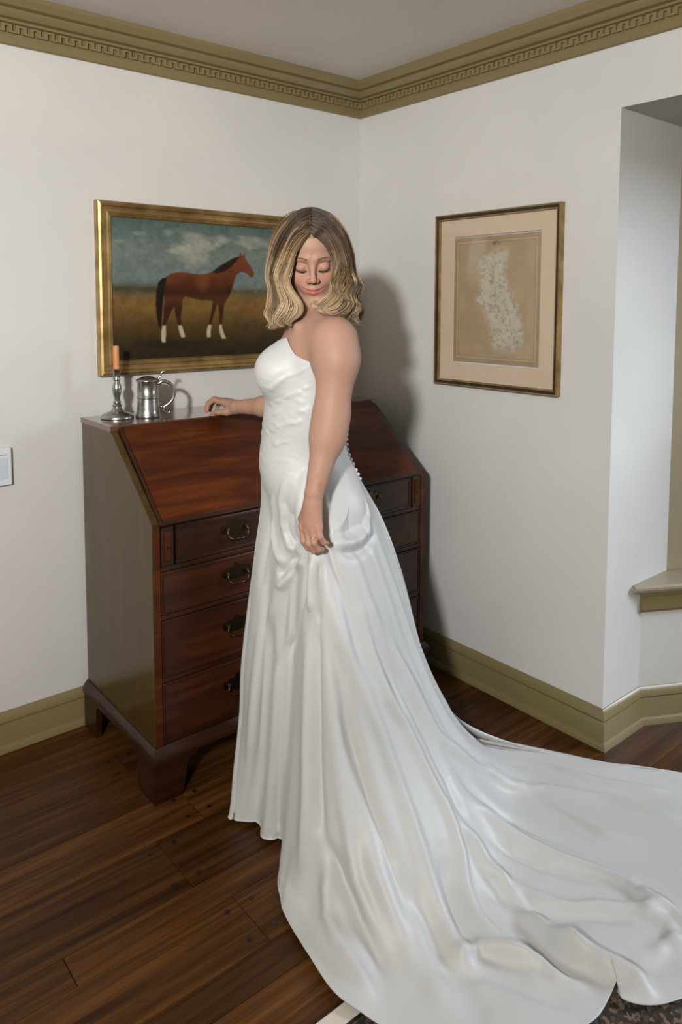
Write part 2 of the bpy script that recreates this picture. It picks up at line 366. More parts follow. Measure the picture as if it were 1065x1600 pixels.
# crown moulding
z0 = 2.297
CP = [(0, z0), (.006, z0), (.010, z0+.004), (.010, z0+.030), (.009, z0+.034), (.009, z0+.062), (.022, z0+.066), (.022, z0+.070), (.016, z0+.072), (.016, z0+.076), (.029, z0+.080), (.037, z0+.089), (.041, z0+.098), (.035, z0+.100), (.035, z0+.105), (.049, z0+.110), (.056, z0+.121), (.062, z0+.130), (.062, CZ), (0, CZ)]
c1 = sweep('trim_crown_left', CP, [(-4.5, 0, 0, -1), (0, 0, -1, -1)], M_trim); c1['kind'] = 'structure'
c2 = sweep('trim_crown_right', CP, [(0, 0, -1, -1), (0, -5, -1, 0)], M_trim); c2['kind'] = 'structure'
def fret(parent, n, f):
    T = .044; bm = bmesh.new(); za, zb = z0+.036, z0+.061
    for i in range(n):
        s = .016+i*T
        for a, b_, c, d in ((0, .011, za, zb), (.011, .022, zb-.006, zb), (.022, .033, za, zb), (.033, T, za, za+.006)):
            x0, y0 = f(s+a, .008); x1, y1 = f(s+b_, .0195); bx(bm, min(x0, x1), max(x0, x1), min(y0, y1), max(y0, y1), c, d)
    o = from_bm('fret_moulding', bm, M_trim, parent); o['label'] = 'carved key-pattern fret band'; return o
fret(c1, 66, lambda s, p: (-s, -p)); fret(c2, 80, lambda s, p: (-p, -s))
# floor planks with pegs
rows = [0, -.06, -.253, -.40, -.56, -.72, -.93, -1.02, -1.19, -1.28, -1.42]
while rows[-1] > -4.6: rows.append(rows[-1]-random.choice([.12, .15, .18, .21]))
forced = {5: [-1.36], 7: [-1.30+.0, .55], 6: [-1.69, .2], 3: [-.2], 8: [-2.1, -.4]}
peg_xy = []
for i in range(len(rows)-1):
    y1, y0 = rows[i], rows[i+1]; xs = [-4.5]; cuts = forced.get(i, [])
    if cuts: xs += [-2.9-.3*random.random()]+cuts+[cuts[-1]+1.5]
    else:
        x = -4.5+random.uniform(.5, 1.6)
        while x < 2.1: xs.append(x); x += random.uniform(1.3, 2.4)
    xs = sorted(x for x in xs if x < 2.2)+[2.4]
    for x0, x1 in zip(xs, xs[1:]):
        if y1 <= rows[-2]+.5 and x1 < -3.2: continue
        hx, hy = (x1-x0)/2-.0009, (y1-y0)/2-.0009
        bm = bmesh.new(); bx(bm, -hx, hx, -hy, hy, -.02, random.uniform(-.0006, 0))
        for e in bm.edges: pass
        o = from_bm('plank', bm, M_floor, None, bevel=.0015); o.location = ((x0+x1)/2, (y0+y1)/2, 0); o.parent = fl
        if y1-y0 > .14:
            for ex in (x0+.035, x1-.035):
                for ey in (y0+.035, y1-.035): peg_xy.append((ex, ey))
peg_me = None
for ex, ey in peg_xy:
    if not (-2.3 < ex < .6 and -2.2 < ey < -.1): continue
    if peg_me is None:
        bm = bmesh.new(); bmesh.ops.create_cone(bm, cap_ends=True, segments=12, radius1=.0075, radius2=.0068, depth=.004)
        o = from_bm('peg', bm, M_peg, fl); peg_me = o.data
    else: o = link('peg', peg_me, None, fl)
    o.location = (ex, ey, -.0008)

# ================= framed pictures
GOWN_LINES = [(0,[[-1.076,-0.827,0.919],[-1.091,-0.815,0.772],[-1.103,-0.805,0.605],[-1.116,-0.794,0.436],[-1.121,-0.79,0.302],[-1.14,-0.787,0.136],[-1.158,-0.793,0.0060]]),(15,[[-1.084,-0.873,0.913],[-1.103,-0.869,0.754],[-1.115,-0.86,0.553],[-1.126,-0.851,0.369],[-1.131,-0.834,0.175],[-1.14,-0.829,0.0060]]),(28,[[-1.09,-0.913,0.905],[-1.096,-0.902,0.761],[-1.098,-0.887,0.558],[-1.102,-0.87,0.369],[-1.104,-0.856,0.175],[-1.109,-0.851,0.0060]]),(38,[[-1.091,-0.944,0.895],[-1.105,-0.946,0.767],[-1.104,-0.934,0.577],[-1.108,-0.924,0.394],[-1.114,-0.912,0.207],[-1.13,-0.915,0.0060]]),(48,[[-1.087,-0.974,0.884],[-1.097,-0.978,0.766],[-1.097,-0.978,0.591],[-1.096,-0.966,0.408],[-1.097,-0.952,0.22],[-1.097,-0.936,0.0060]]),(56,[[-1.08,-0.993,0.869],[-1.086,-1.001,0.683],[-1.089,-0.992,0.485],[-1.097,-0.985,0.273],[-1.114,-0.99,0.156],[-1.112,-0.972,0.0060]]),(64,[[-1.087,-1.025,0.862],[-1.099,-1.041,0.699],[-1.109,-1.04,0.511],[-1.13,-1.042,0.314],[-1.16,-1.056,0.142],[-1.179,-1.06,0.049],[-1.205,-1.085,0.0060]]),(74,[[-1.09,-1.062,0.864],[-1.105,-1.082,0.714],[-1.117,-1.098,0.539],[-1.136,-1.115,0.318],[-1.166,-1.135,0.14],[-1.192,-1.14,0.038],[-1.244,-1.189,0.0060]]),(82,[[-1.086,-1.078,0.862],[-1.101,-1.111,0.722],[-1.11,-1.136,0.552],[-1.122,-1.159,0.334],[-1.143,-1.194,0.179],[-1.169,-1.217,0.075],[-1.206,-1.245,0.024],[-1.263,-1.29,0.0060]]),(90,[[-1.074,-1.089,0.862],[-1.083,-1.127,0.723],[-1.086,-1.156,0.552],[-1.088,-1.193,0.337],[-1.106,-1.237,0.187],[-1.136,-1.283,0.1],[-1.178,-1.326,0.041],[-1.231,-1.374,0.02],[-1.277,-1.41,0.0060]]),(98,[[-1.052,-1.093,0.859],[-1.052,-1.139,0.718],[-1.052,-1.178,0.55],[-1.047,-1.228,0.338],[-1.071,-1.298,0.19],[-1.096,-1.356,0.109],[-1.131,-1.405,0.052],[-1.182,-1.453,0.012],[-1.251,-1.508,0.0060]]),(108,[[-1.039,-1.111,0.865],[-1.017,-1.148,0.712],[-0.998,-1.19,0.52],[-0.973,-1.249,0.301],[-0.986,-1.343,0.158],[-1.012,-1.419,0.074],[-1.064,-1.505,0.024],[-1.184,-1.641,0.0060]]),(120,[[-1.007,-1.111,0.876],[-0.976,-1.156,0.704],[-0.929,-1.183,0.494],[-0.881,-1.248,0.28],[-0.868,-1.362,0.112],[-0.856,-1.431,0.039],[-0.9,-1.55,0.0060],[-1.036,-1.73,0.0060]]),(132,[[-0.964,-1.101,0.873],[-0.921,-1.137,0.701],[-0.865,-1.17,0.485],[-0.791,-1.232,0.253],[-0.739,-1.352,0.079],[-0.733,-1.448,0.02],[-0.765,-1.568,0.0060],[-0.885,-1.787,0.0060]]),(137,[[-0.942,-1.094,0.874],[-0.89,-1.124,0.694],[-0.83,-1.154,0.476],[-0.747,-1.216,0.242],[-0.671,-1.331,0.071],[-0.705,-1.556,0.0060],[-0.795,-1.775,0.0060]]),(141,[[-0.928,-1.088,0.875],[-0.872,-1.117,0.694],[-0.806,-1.141,0.473],[-0.718,-1.201,0.234],[-0.625,-1.317,0.07],[-0.647,-1.564,0.0060],[-0.722,-1.74,0.0060],[-0.821,-1.803,0.0060]]),(145,[[-0.914,-1.085,0.876],[-0.857,-1.112,0.694],[-0.778,-1.126,0.467],[-0.689,-1.186,0.227],[-0.591,-1.293,0.066],[-0.578,-1.581,0.0060],[-0.659,-1.77,0.0060],[-0.774,-1.853,0.0060]]),(151,[[-0.886,-1.069,0.874],[-0.827,-1.092,0.697],[-0.743,-1.109,0.464],[-0.643,-1.159,0.221],[-0.474,-1.243,0.0060],[-0.481,-1.567,0.0060],[-0.591,-1.911,0.0060]]),(158,[[-0.861,-1.057,0.874],[-0.796,-1.072,0.7],[-0.711,-1.09,0.457],[-0.596,-1.133,0.215],[-0.401,-1.218,0.0060],[-0.385,-1.549,0.0060],[-0.378,-1.956,0.0060]]),(170,[[-0.797,-1.006,0.863],[-0.739,-1.028,0.696],[-0.662,-1.053,0.431],[-0.544,-1.06,0.219],[-0.33,-1.087,0.0060],[-0.243,-1.316,0.0060],[-0.092,-1.603,0.0060],[-0.132,-1.905,0.0060]]),(185,[[-0.77,-0.989,0.86],[-0.709,-1.001,0.7],[-0.624,-1.019,0.411],[-0.502,-1.016,0.208],[-0.302,-0.956,0.0060],[-0.178,-1.203,0.0060],[-0.043,-1.417,0.0060],[0.13,-1.692,0.0060]]),(197,[[-0.763,-0.976,0.859],[-0.7,-0.982,0.693],[-0.619,-0.998,0.407],[-0.498,-0.994,0.209],[-0.314,-0.946,0.0060],[-0.252,-1.079,0.0060],[-0.145,-1.252,0.0060]]),(210,[[-0.76,-0.92,0.885],[-0.696,-0.908,0.651],[-0.636,-0.905,0.43],[-0.568,-0.91,0.22],[-0.419,-0.851,0.0060],[-0.401,-0.928,0.0060]]),(250,[[-0.81,-0.814,0.871],[-0.784,-0.783,0.636],[-0.771,-0.768,0.314],[-0.793,-0.796,0.0060]]),(290,[[-0.927,-0.743,0.856],[-0.917,-0.712,0.646],[-0.92,-0.697,0.334],[-0.943,-0.693,0.0060]]),(330,[[-1.025,-0.779,0.881],[-1.039,-0.754,0.687],[-1.053,-0.729,0.488],[-1.07,-0.729,0.296],[-1.097,-0.732,0.04]])]
GOWN_FOLDS = [(0.016,0.022,[[-1.072,-1.099,0.835],[-1.069,-1.122,0.76],[-1.062,-1.143,0.692],[-1.054,-1.158,0.638],[-1.034,-1.178,0.566],[-1.009,-1.2,0.477],[-0.98,-1.221,0.384],[-0.963,-1.252,0.294],[-0.959,-1.297,0.218],[-0.966,-1.348,0.151],[-0.977,-1.399,0.091],[-0.993,-1.459,0.045],[-1.013,-1.528,0.017],[-1.036,-1.59,0.0080],[-1.059,-1.646,0.0070]]),(-0.012,0.022,[[-1.089,-1.16,0.52],[-1.07,-1.188,0.432],[-1.057,-1.22,0.343],[-1.049,-1.262,0.263],[-1.047,-1.311,0.19],[-1.059,-1.362,0.124],[-1.073,-1.419,0.069],[-1.089,-1.482,0.031],[-1.109,-1.559,0.013]]),(-0.016,0.02,[[-1.1,-1.101,0.753],[-1.107,-1.114,0.669],[-1.112,-1.122,0.586],[-1.117,-1.13,0.505],[-1.121,-1.137,0.424],[-1.127,-1.145,0.34],[-1.135,-1.164,0.259],[-1.143,-1.182,0.197],[-1.148,-1.203,0.147]]),(-0.016,0.02,[[-1.139,-1.193,0.192],[-1.14,-1.21,0.163],[-1.14,-1.234,0.134],[-1.142,-1.262,0.107],[-1.142,-1.299,0.085],[-1.147,-1.326,0.068],[-1.151,-1.351,0.056],[-1.157,-1.38,0.042],[-1.164,-1.409,0.03],[-1.183,-1.437,0.015],[-1.199,-1.473,0.0070]]),(0.01,0.018,[[-1.141,-1.219,0.149],[-1.161,-1.231,0.087],[-1.184,-1.268,0.046],[-1.203,-1.32,0.031],[-1.213,-1.389,0.021],[-1.218,-1.435,0.012],[-1.226,-1.483,0.0070]]),(0.012,0.02,[[-1.107,-1.081,0.698],[-1.114,-1.094,0.588],[-1.122,-1.103,0.475],[-1.132,-1.112,0.358],[-1.145,-1.128,0.252],[-1.163,-1.141,0.152],[-1.182,-1.158,0.06]]),(0.01,0.02,[[-1.085,-1.141,0.644],[-1.088,-1.155,0.549],[-1.092,-1.168,0.45],[-1.094,-1.184,0.353],[-1.098,-1.208,0.262],[-1.105,-1.245,0.18],[-1.119,-1.291,0.118],[-1.136,-1.346,0.073],[-1.151,-1.396,0.042]]),(0.014,0.02,[[-0.994,-1.157,0.693],[-0.979,-1.168,0.621],[-0.962,-1.178,0.548],[-0.94,-1.191,0.472],[-0.893,-1.205,0.39],[-0.866,-1.227,0.315],[-0.847,-1.259,0.244],[-0.833,-1.294,0.186],[-0.834,-1.331,0.14],[-0.849,-1.368,0.101],[-0.876,-1.4,0.069],[-0.894,-1.435,0.044],[-0.907,-1.473,0.027],[-0.906,-1.518,0.013],[-0.902,-1.565,0.0040],[-0.894,-1.612,0.0020],[-0.886,-1.654,0.0040]]),(-0.014,0.02,[[-0.899,-1.359,0.125],[-0.917,-1.387,0.092],[-0.938,-1.421,0.063],[-0.951,-1.456,0.042],[-0.961,-1.5,0.023],[-0.964,-1.544,0.01],[-0.95,-1.589,0.0040],[-0.938,-1.63,0.0020],[-0.923,-1.665,0.0030]]),(-0.01,0.02,[[-0.934,-1.167,0.592],[-0.881,-1.175,0.49],[-0.835,-1.188,0.392],[-0.791,-1.21,0.292],[-0.767,-1.253,0.204],[-0.768,-1.304,0.142],[-0.779,-1.352,0.095]]),(0.02,0.022,[[-0.82,-1.297,0.176],[-0.801,-1.324,0.135],[-0.787,-1.353,0.097],[-0.787,-1.39,0.062],[-0.78,-1.426,0.034],[-0.778,-1.479,0.011],[-0.789,-1.539,0.0060],[-0.797,-1.593,0.0050],[-0.805,-1.638,0.0040],[-0.801,-1.679,0.0040],[-0.798,-1.717,0.0050],[-0.789,-1.76,0.0060],[-0.791,-1.8,0.0060]]),(-0.018,0.022,[[-0.82,-1.468,0.017],[-0.836,-1.521,0.0080],[-0.841,-1.569,0.0040],[-0.84,-1.612,0.0040],[-0.839,-1.651,0.0050],[-0.834,-1.688,0.0050],[-0.82,-1.716,0.0050],[-0.81,-1.747,0.0060],[-0.805,-1.783,0.0060]]),(0.018,0.018,[[-1.043,-1.506,0.024],[-1.003,-1.513,0.021],[-0.952,-1.523,0.015],[-0.934,-1.549,0.0080],[-0.913,-1.582,0.0030],[-0.894,-1.612,0.0020],[-0.88,-1.646,0.0030],[-0.875,-1.679,0.0050],[-0.857,-1.71,0.0050],[-0.841,-1.734,0.0050],[-0.829,-1.76,0.0060]]),(-0.012,0.018,[[-1.073,-1.517,0.02],[-1.03,-1.551,0.012],[-0.993,-1.583,0.0060],[-0.969,-1.628,0.0030],[-0.951,-1.674,0.0040],[-0.928,-1.713,0.0050],[-0.913,-1.751,0.0060]]),(0.012,0.022,[[-0.941,-1.15,0.689],[-0.892,-1.152,0.591],[-0.836,-1.155,0.481],[-0.783,-1.167,0.373],[-0.729,-1.182,0.272],[-0.633,-1.186,0.173],[-0.499,-1.18,0.071],[-0.414,-1.226,0.0040],[-0.39,-1.319,-0.011],[-0.392,-1.411,-0.0050],[-0.387,-1.496,0.0040],[-0.348,-1.571,0.0060],[-0.324,-1.641,0.0060]]),(-0.012,0.022,[[-0.739,-1.223,0.224],[-0.683,-1.245,0.157],[-0.63,-1.282,0.094],[-0.562,-1.33,0.037],[-0.527,-1.39,0.012],[-0.501,-1.463,0.0030],[-0.476,-1.531,0.0050],[-0.447,-1.597,0.0060],[-0.41,-1.652,0.0060]]),(0.014,0.02,[[-0.744,-1.277,0.158],[-0.669,-1.301,0.094],[-0.643,-1.353,0.055],[-0.61,-1.411,0.031],[-0.584,-1.473,0.019],[-0.554,-1.53,0.0090],[-0.528,-1.584,0.0050],[-0.509,-1.638,0.0060],[-0.524,-1.686,0.0060],[-0.53,-1.738,0.0060],[-0.532,-1.788,0.0060]]),(-0.014,0.018,[[-0.717,-1.345,0.076],[-0.671,-1.4,0.038],[-0.644,-1.462,0.022],[-0.609,-1.513,0.013],[-0.569,-1.566,0.0070],[-0.545,-1.613,0.0040],[-0.539,-1.663,0.0050]]),(0.012,0.018,[[-0.815,-1.391,0.068],[-0.781,-1.422,0.037],[-0.753,-1.46,0.016],[-0.736,-1.511,0.01],[-0.714,-1.559,0.0050],[-0.686,-1.598,0.0030],[-0.636,-1.63,0.0020],[-0.596,-1.669,0.0030],[-0.557,-1.709,0.0060],[-0.515,-1.733,0.0060],[-0.475,-1.754,0.0060]]),(-0.014,0.018,[[-0.83,-1.445,0.027],[-0.797,-1.496,0.0090],[-0.77,-1.549,0.0070],[-0.726,-1.593,0.0020],[-0.676,-1.634,0.0020],[-0.639,-1.675,0.0030],[-0.595,-1.718,0.0050]]),(0.012,0.012,[[-0.516,-1.662,0.0060],[-0.514,-1.69,0.0060],[-0.511,-1.721,0.0060],[-0.506,-1.754,0.0060],[-0.516,-1.791,0.0060],[-0.509,-1.832,0.0060],[-0.516,-1.863,0.0060]]),(0.01,0.016,[[-0.434,-1.208,0.018],[-0.342,-1.269,-0.0080],[-0.296,-1.351,0],[-0.248,-1.425,0.0050],[-0.216,-1.499,0.0060],[-0.188,-1.569,0.0060],[-0.172,-1.643,0.0060]]),(-0.0080,0.018,[[-0.408,-1.112,0.052],[-0.292,-1.168,-0.0070],[-0.264,-1.269,0.0030],[-0.235,-1.358,0.0050],[-0.189,-1.437,0.0060],[-0.16,-1.515,0.0060],[-0.118,-1.58,0.0060]]),(0.01,0.016,[[-0.251,-1.179,-0.0080],[-0.232,-1.262,0.0030],[-0.209,-1.327,0.0060],[-0.175,-1.393,0.0060],[-0.135,-1.452,0.0060],[-0.105,-1.501,0.0060],[-0.062,-1.549,0.0060]]),(0.01,0.018,[[-0.676,-1.782,0.0060],[-0.625,-1.789,0.0060],[-0.585,-1.796,0.0060],[-0.561,-1.821,0.0060],[-0.552,-1.848,0.0060]]),(-0.01,0.02,[[-0.72,-1.724,0.0060],[-0.725,-1.764,0.0060],[-0.709,-1.794,0.0060],[-0.684,-1.816,0.0060],[-0.624,-1.832,0.0060]]),(0.022,0.026,[[-0.807,-1.597,0.0050],[-0.802,-1.633,0.0040],[-0.796,-1.669,0.0040],[-0.78,-1.7,0.0040],[-0.776,-1.732,0.0050],[-0.764,-1.765,0.0060],[-0.758,-1.796,0.0060],[-0.761,-1.823,0.0060],[-0.74,-1.858,0.0060]]),(-0.012,0.022,[[-0.854,-1.634,0.0040],[-0.853,-1.674,0.0050],[-0.855,-1.706,0.0050],[-0.843,-1.739,0.0050],[-0.818,-1.767,0.0060]]),(0.012,0.03,[[-1.086,-1.261,0.208],[-1.083,-1.321,0.152],[-1.082,-1.378,0.1],[-1.079,-1.428,0.061],[-1.086,-1.479,0.032],[-1.103,-1.539,0.015],[-1.137,-1.603,0.01]]),(-0.01,0.03,[[-1.037,-1.344,0.15],[-1.033,-1.392,0.098],[-1.026,-1.446,0.054],[-1.041,-1.502,0.025],[-1.056,-1.569,0.011],[-1.077,-1.622,0.0080],[-1.102,-1.667,0.0070]]),(0.01,0.02,[[-0.57,-1.688,0.0040],[-0.559,-1.715,0.0060],[-0.558,-1.74,0.0060],[-0.556,-1.768,0.0060],[-0.582,-1.791,0.0060],[-0.593,-1.813,0.0060],[-0.62,-1.827,0.0060]]),(0.011,0.015,[[-0.904,-1.017,1.005],[-0.9,-1.027,0.981],[-0.895,-1.039,0.952],[-0.893,-1.051,0.923],[-0.895,-1.06,0.908],[-0.91,-1.076,0.893],[-0.918,-1.086,0.877],[-0.956,-1.101,0.867],[-0.987,-1.11,0.868],[-1.001,-1.113,0.869],[-1.024,-1.112,0.874],[-1.041,-1.105,0.874],[-1.048,-1.09,0.876]]),(-0.0080,0.016,[[-0.938,-1.048,0.975],[-0.939,-1.06,0.95],[-0.94,-1.071,0.927],[-0.955,-1.083,0.911],[-0.979,-1.097,0.894],[-1,-1.104,0.891],[-1.024,-1.105,0.892]]),(-0.01,0.014,[[-0.868,-1.065,0.862],[-0.898,-1.087,0.848],[-0.926,-1.099,0.837],[-0.963,-1.113,0.838],[-0.991,-1.12,0.842],[-1.019,-1.121,0.849],[-1.04,-1.113,0.856]]),(0.0080,0.012,[[-0.942,-1.018,1.049],[-0.946,-1.033,1.013],[-0.955,-1.05,0.982],[-0.972,-1.068,0.954],[-0.99,-1.082,0.935],[-1.016,-1.094,0.915],[-1.04,-1.098,0.895]]),(-0.0070,0.012,[[-0.959,-1.028,1.035],[-0.974,-1.041,1.011],[-0.988,-1.053,0.99],[-1.01,-1.066,0.967],[-1.03,-1.074,0.947]]),(0.01,0.014,[[-1.096,-0.969,1.039],[-1.098,-0.965,1.002],[-1.096,-0.954,0.962],[-1.092,-0.956,0.932],[-1.09,-0.955,0.901],[-1.09,-0.966,0.873],[-1.086,-0.982,0.845],[-1.088,-1.029,0.839],[-1.092,-1.067,0.843]]),(-0.01,0.014,[[-1.091,-1.005,0.943],[-1.086,-0.975,0.908],[-1.087,-0.974,0.881],[-1.084,-0.983,0.863],[-1.088,-1.03,0.86]]),(0.0080,0.012,[[-1.103,-0.933,1.002],[-1.094,-0.911,0.948],[-1.088,-0.896,0.891],[-1.091,-0.905,0.852],[-1.097,-0.929,0.818],[-1.101,-0.952,0.805],[-1.095,-0.978,0.799]]),(-0.012,0.014,[[-1.105,-0.953,0.752],[-1.103,-0.963,0.771],[-1.096,-0.978,0.785],[-1.088,-0.986,0.803],[-1.086,-1.024,0.833]]),(0.01,0.013,[[-1.106,-0.949,0.717],[-1.105,-0.958,0.735],[-1.101,-0.972,0.753],[-1.093,-0.983,0.771],[-1.084,-0.992,0.788],[-1.09,-1.038,0.817],[-1.092,-1.057,0.834]]),(0.0090,0.012,[[-1.089,-1.08,0.847],[-1.095,-1.083,0.808],[-1.1,-1.082,0.768],[-1.104,-1.088,0.733],[-1.106,-1.087,0.7]]),(-0.01,0.011,[[-1.092,-1.067,0.836],[-1.096,-1.063,0.793],[-1.099,-1.055,0.747],[-1.1,-1.043,0.695],[-1.094,-1.021,0.636],[-1.091,-0.986,0.571],[-1.095,-0.978,0.518]]),(-0.01,0.012,[[-1.08,-1.094,0.84],[-1.086,-1.102,0.804],[-1.093,-1.108,0.765],[-1.099,-1.116,0.721],[-1.104,-1.12,0.677]]),(-0.01,0.018,[[-1.093,-0.983,0.767],[-1.1,-0.974,0.696],[-1.102,-0.959,0.621],[-1.103,-0.949,0.546],[-1.106,-0.931,0.468]]),(0.01,0.02,[[-1.105,-0.951,0.759],[-1.101,-0.917,0.659],[-1.105,-0.873,0.551],[-1.113,-0.864,0.456],[-1.12,-0.856,0.356],[-1.122,-0.846,0.247],[-1.125,-0.838,0.137]]),(-0.0080,0.022,[[-1.101,-0.915,0.677],[-1.099,-0.907,0.606],[-1.1,-0.901,0.531],[-1.101,-0.892,0.453],[-1.103,-0.885,0.372],[-1.104,-0.875,0.29],[-1.105,-0.869,0.205],[-1.108,-0.866,0.12],[-1.113,-0.87,0.034]]),(0.012,0.018,[[-1.104,-0.957,0.657],[-1.103,-0.949,0.56],[-1.104,-0.944,0.464],[-1.106,-0.938,0.365],[-1.108,-0.93,0.258],[-1.113,-0.923,0.152],[-1.123,-0.922,0.049]]),(-0.0060,0.014,[[-1.097,-0.926,0.965],[-1.087,-0.89,0.89],[-1.094,-0.88,0.823],[-1.103,-0.872,0.752],[-1.109,-0.867,0.682]]),(0.0060,0.014,[[-1.044,-1.008,1.072],[-1.063,-1.012,1.025],[-1.081,-1.019,0.982],[-1.09,-1.02,0.94],[-1.089,-1.02,0.896]]),(0.0035,0.0080,[[-1.089,-0.876,1.194],[-1.097,-0.926,1.223],[-1.095,-0.948,1.232],[-1.085,-0.975,1.245],[-1.073,-0.996,1.256],[-1.057,-1.013,1.267],[-1.037,-1.026,1.277]]),(-0.0030,0.0080,[[-1.07,-0.846,1.217],[-1.111,-0.934,1.249],[-1.102,-0.957,1.259],[-1.088,-0.977,1.272],[-1.074,-0.995,1.281],[-1.059,-1.014,1.291],[-1.042,-1.029,1.302]]),(0.0030,0.0080,[[-1.095,-0.892,1.179],[-1.097,-0.928,1.19],[-1.096,-0.942,1.195],[-1.09,-0.965,1.202],[-1.081,-0.985,1.206],[-1.071,-1,1.207],[-1.057,-1.013,1.209]]),(-0.0035,0.0080,[[-1.095,-0.882,1.16],[-1.098,-0.925,1.179],[-1.095,-0.945,1.192],[-1.088,-0.971,1.203],[-1.076,-0.993,1.21],[-1.062,-1.01,1.22],[-1.044,-1.022,1.226]]),(0.0035,0.0080,[[-1.096,-0.883,1.137],[-1.1,-0.922,1.15],[-1.098,-0.941,1.162],[-1.092,-0.962,1.167],[-1.083,-0.982,1.174],[-1.07,-0.999,1.179],[-1.057,-1.012,1.185]]),(-0.0030,0.0080,[[-1.099,-0.885,1.11],[-1.1,-0.919,1.124],[-1.099,-0.933,1.136],[-1.093,-0.957,1.145],[-1.085,-0.977,1.152],[-1.073,-0.994,1.158],[-1.061,-1.007,1.164]]),(0.0030,0.0080,[[-1.1,-0.88,1.093],[-1.103,-0.914,1.103],[-1.101,-0.929,1.111],[-1.095,-0.95,1.119],[-1.087,-0.968,1.122],[-1.077,-0.983,1.121],[-1.065,-0.997,1.124]]),(0.0030,0.0080,[[-1.125,-0.922,1.261],[-1.12,-0.945,1.268],[-1.109,-0.963,1.285],[-1.091,-0.977,1.296],[-1.076,-0.994,1.304],[-1.064,-1.014,1.318],[-1.05,-1.03,1.327]]),(-0.0030,0.0080,[[-1.107,-0.895,1.07],[-1.106,-0.918,1.081],[-1.102,-0.931,1.096],[-1.097,-0.948,1.104],[-1.089,-0.964,1.112],[-1.08,-0.979,1.119],[-1.07,-0.992,1.125]]),(0.0025,0.0080,[[-1.106,-0.888,1.053],[-1.109,-0.919,1.06],[-1.107,-0.927,1.067],[-1.103,-0.945,1.071],[-1.096,-0.96,1.071],[-1.087,-0.974,1.074],[-1.077,-0.985,1.074]]),(-0.0025,0.0080,[[-1.126,-0.94,1.275],[-1.12,-0.954,1.287],[-1.111,-0.963,1.296],[-1.1,-0.971,1.304],[-1.088,-0.979,1.31],[-1.078,-0.991,1.317],[-1.071,-1.003,1.323]])]
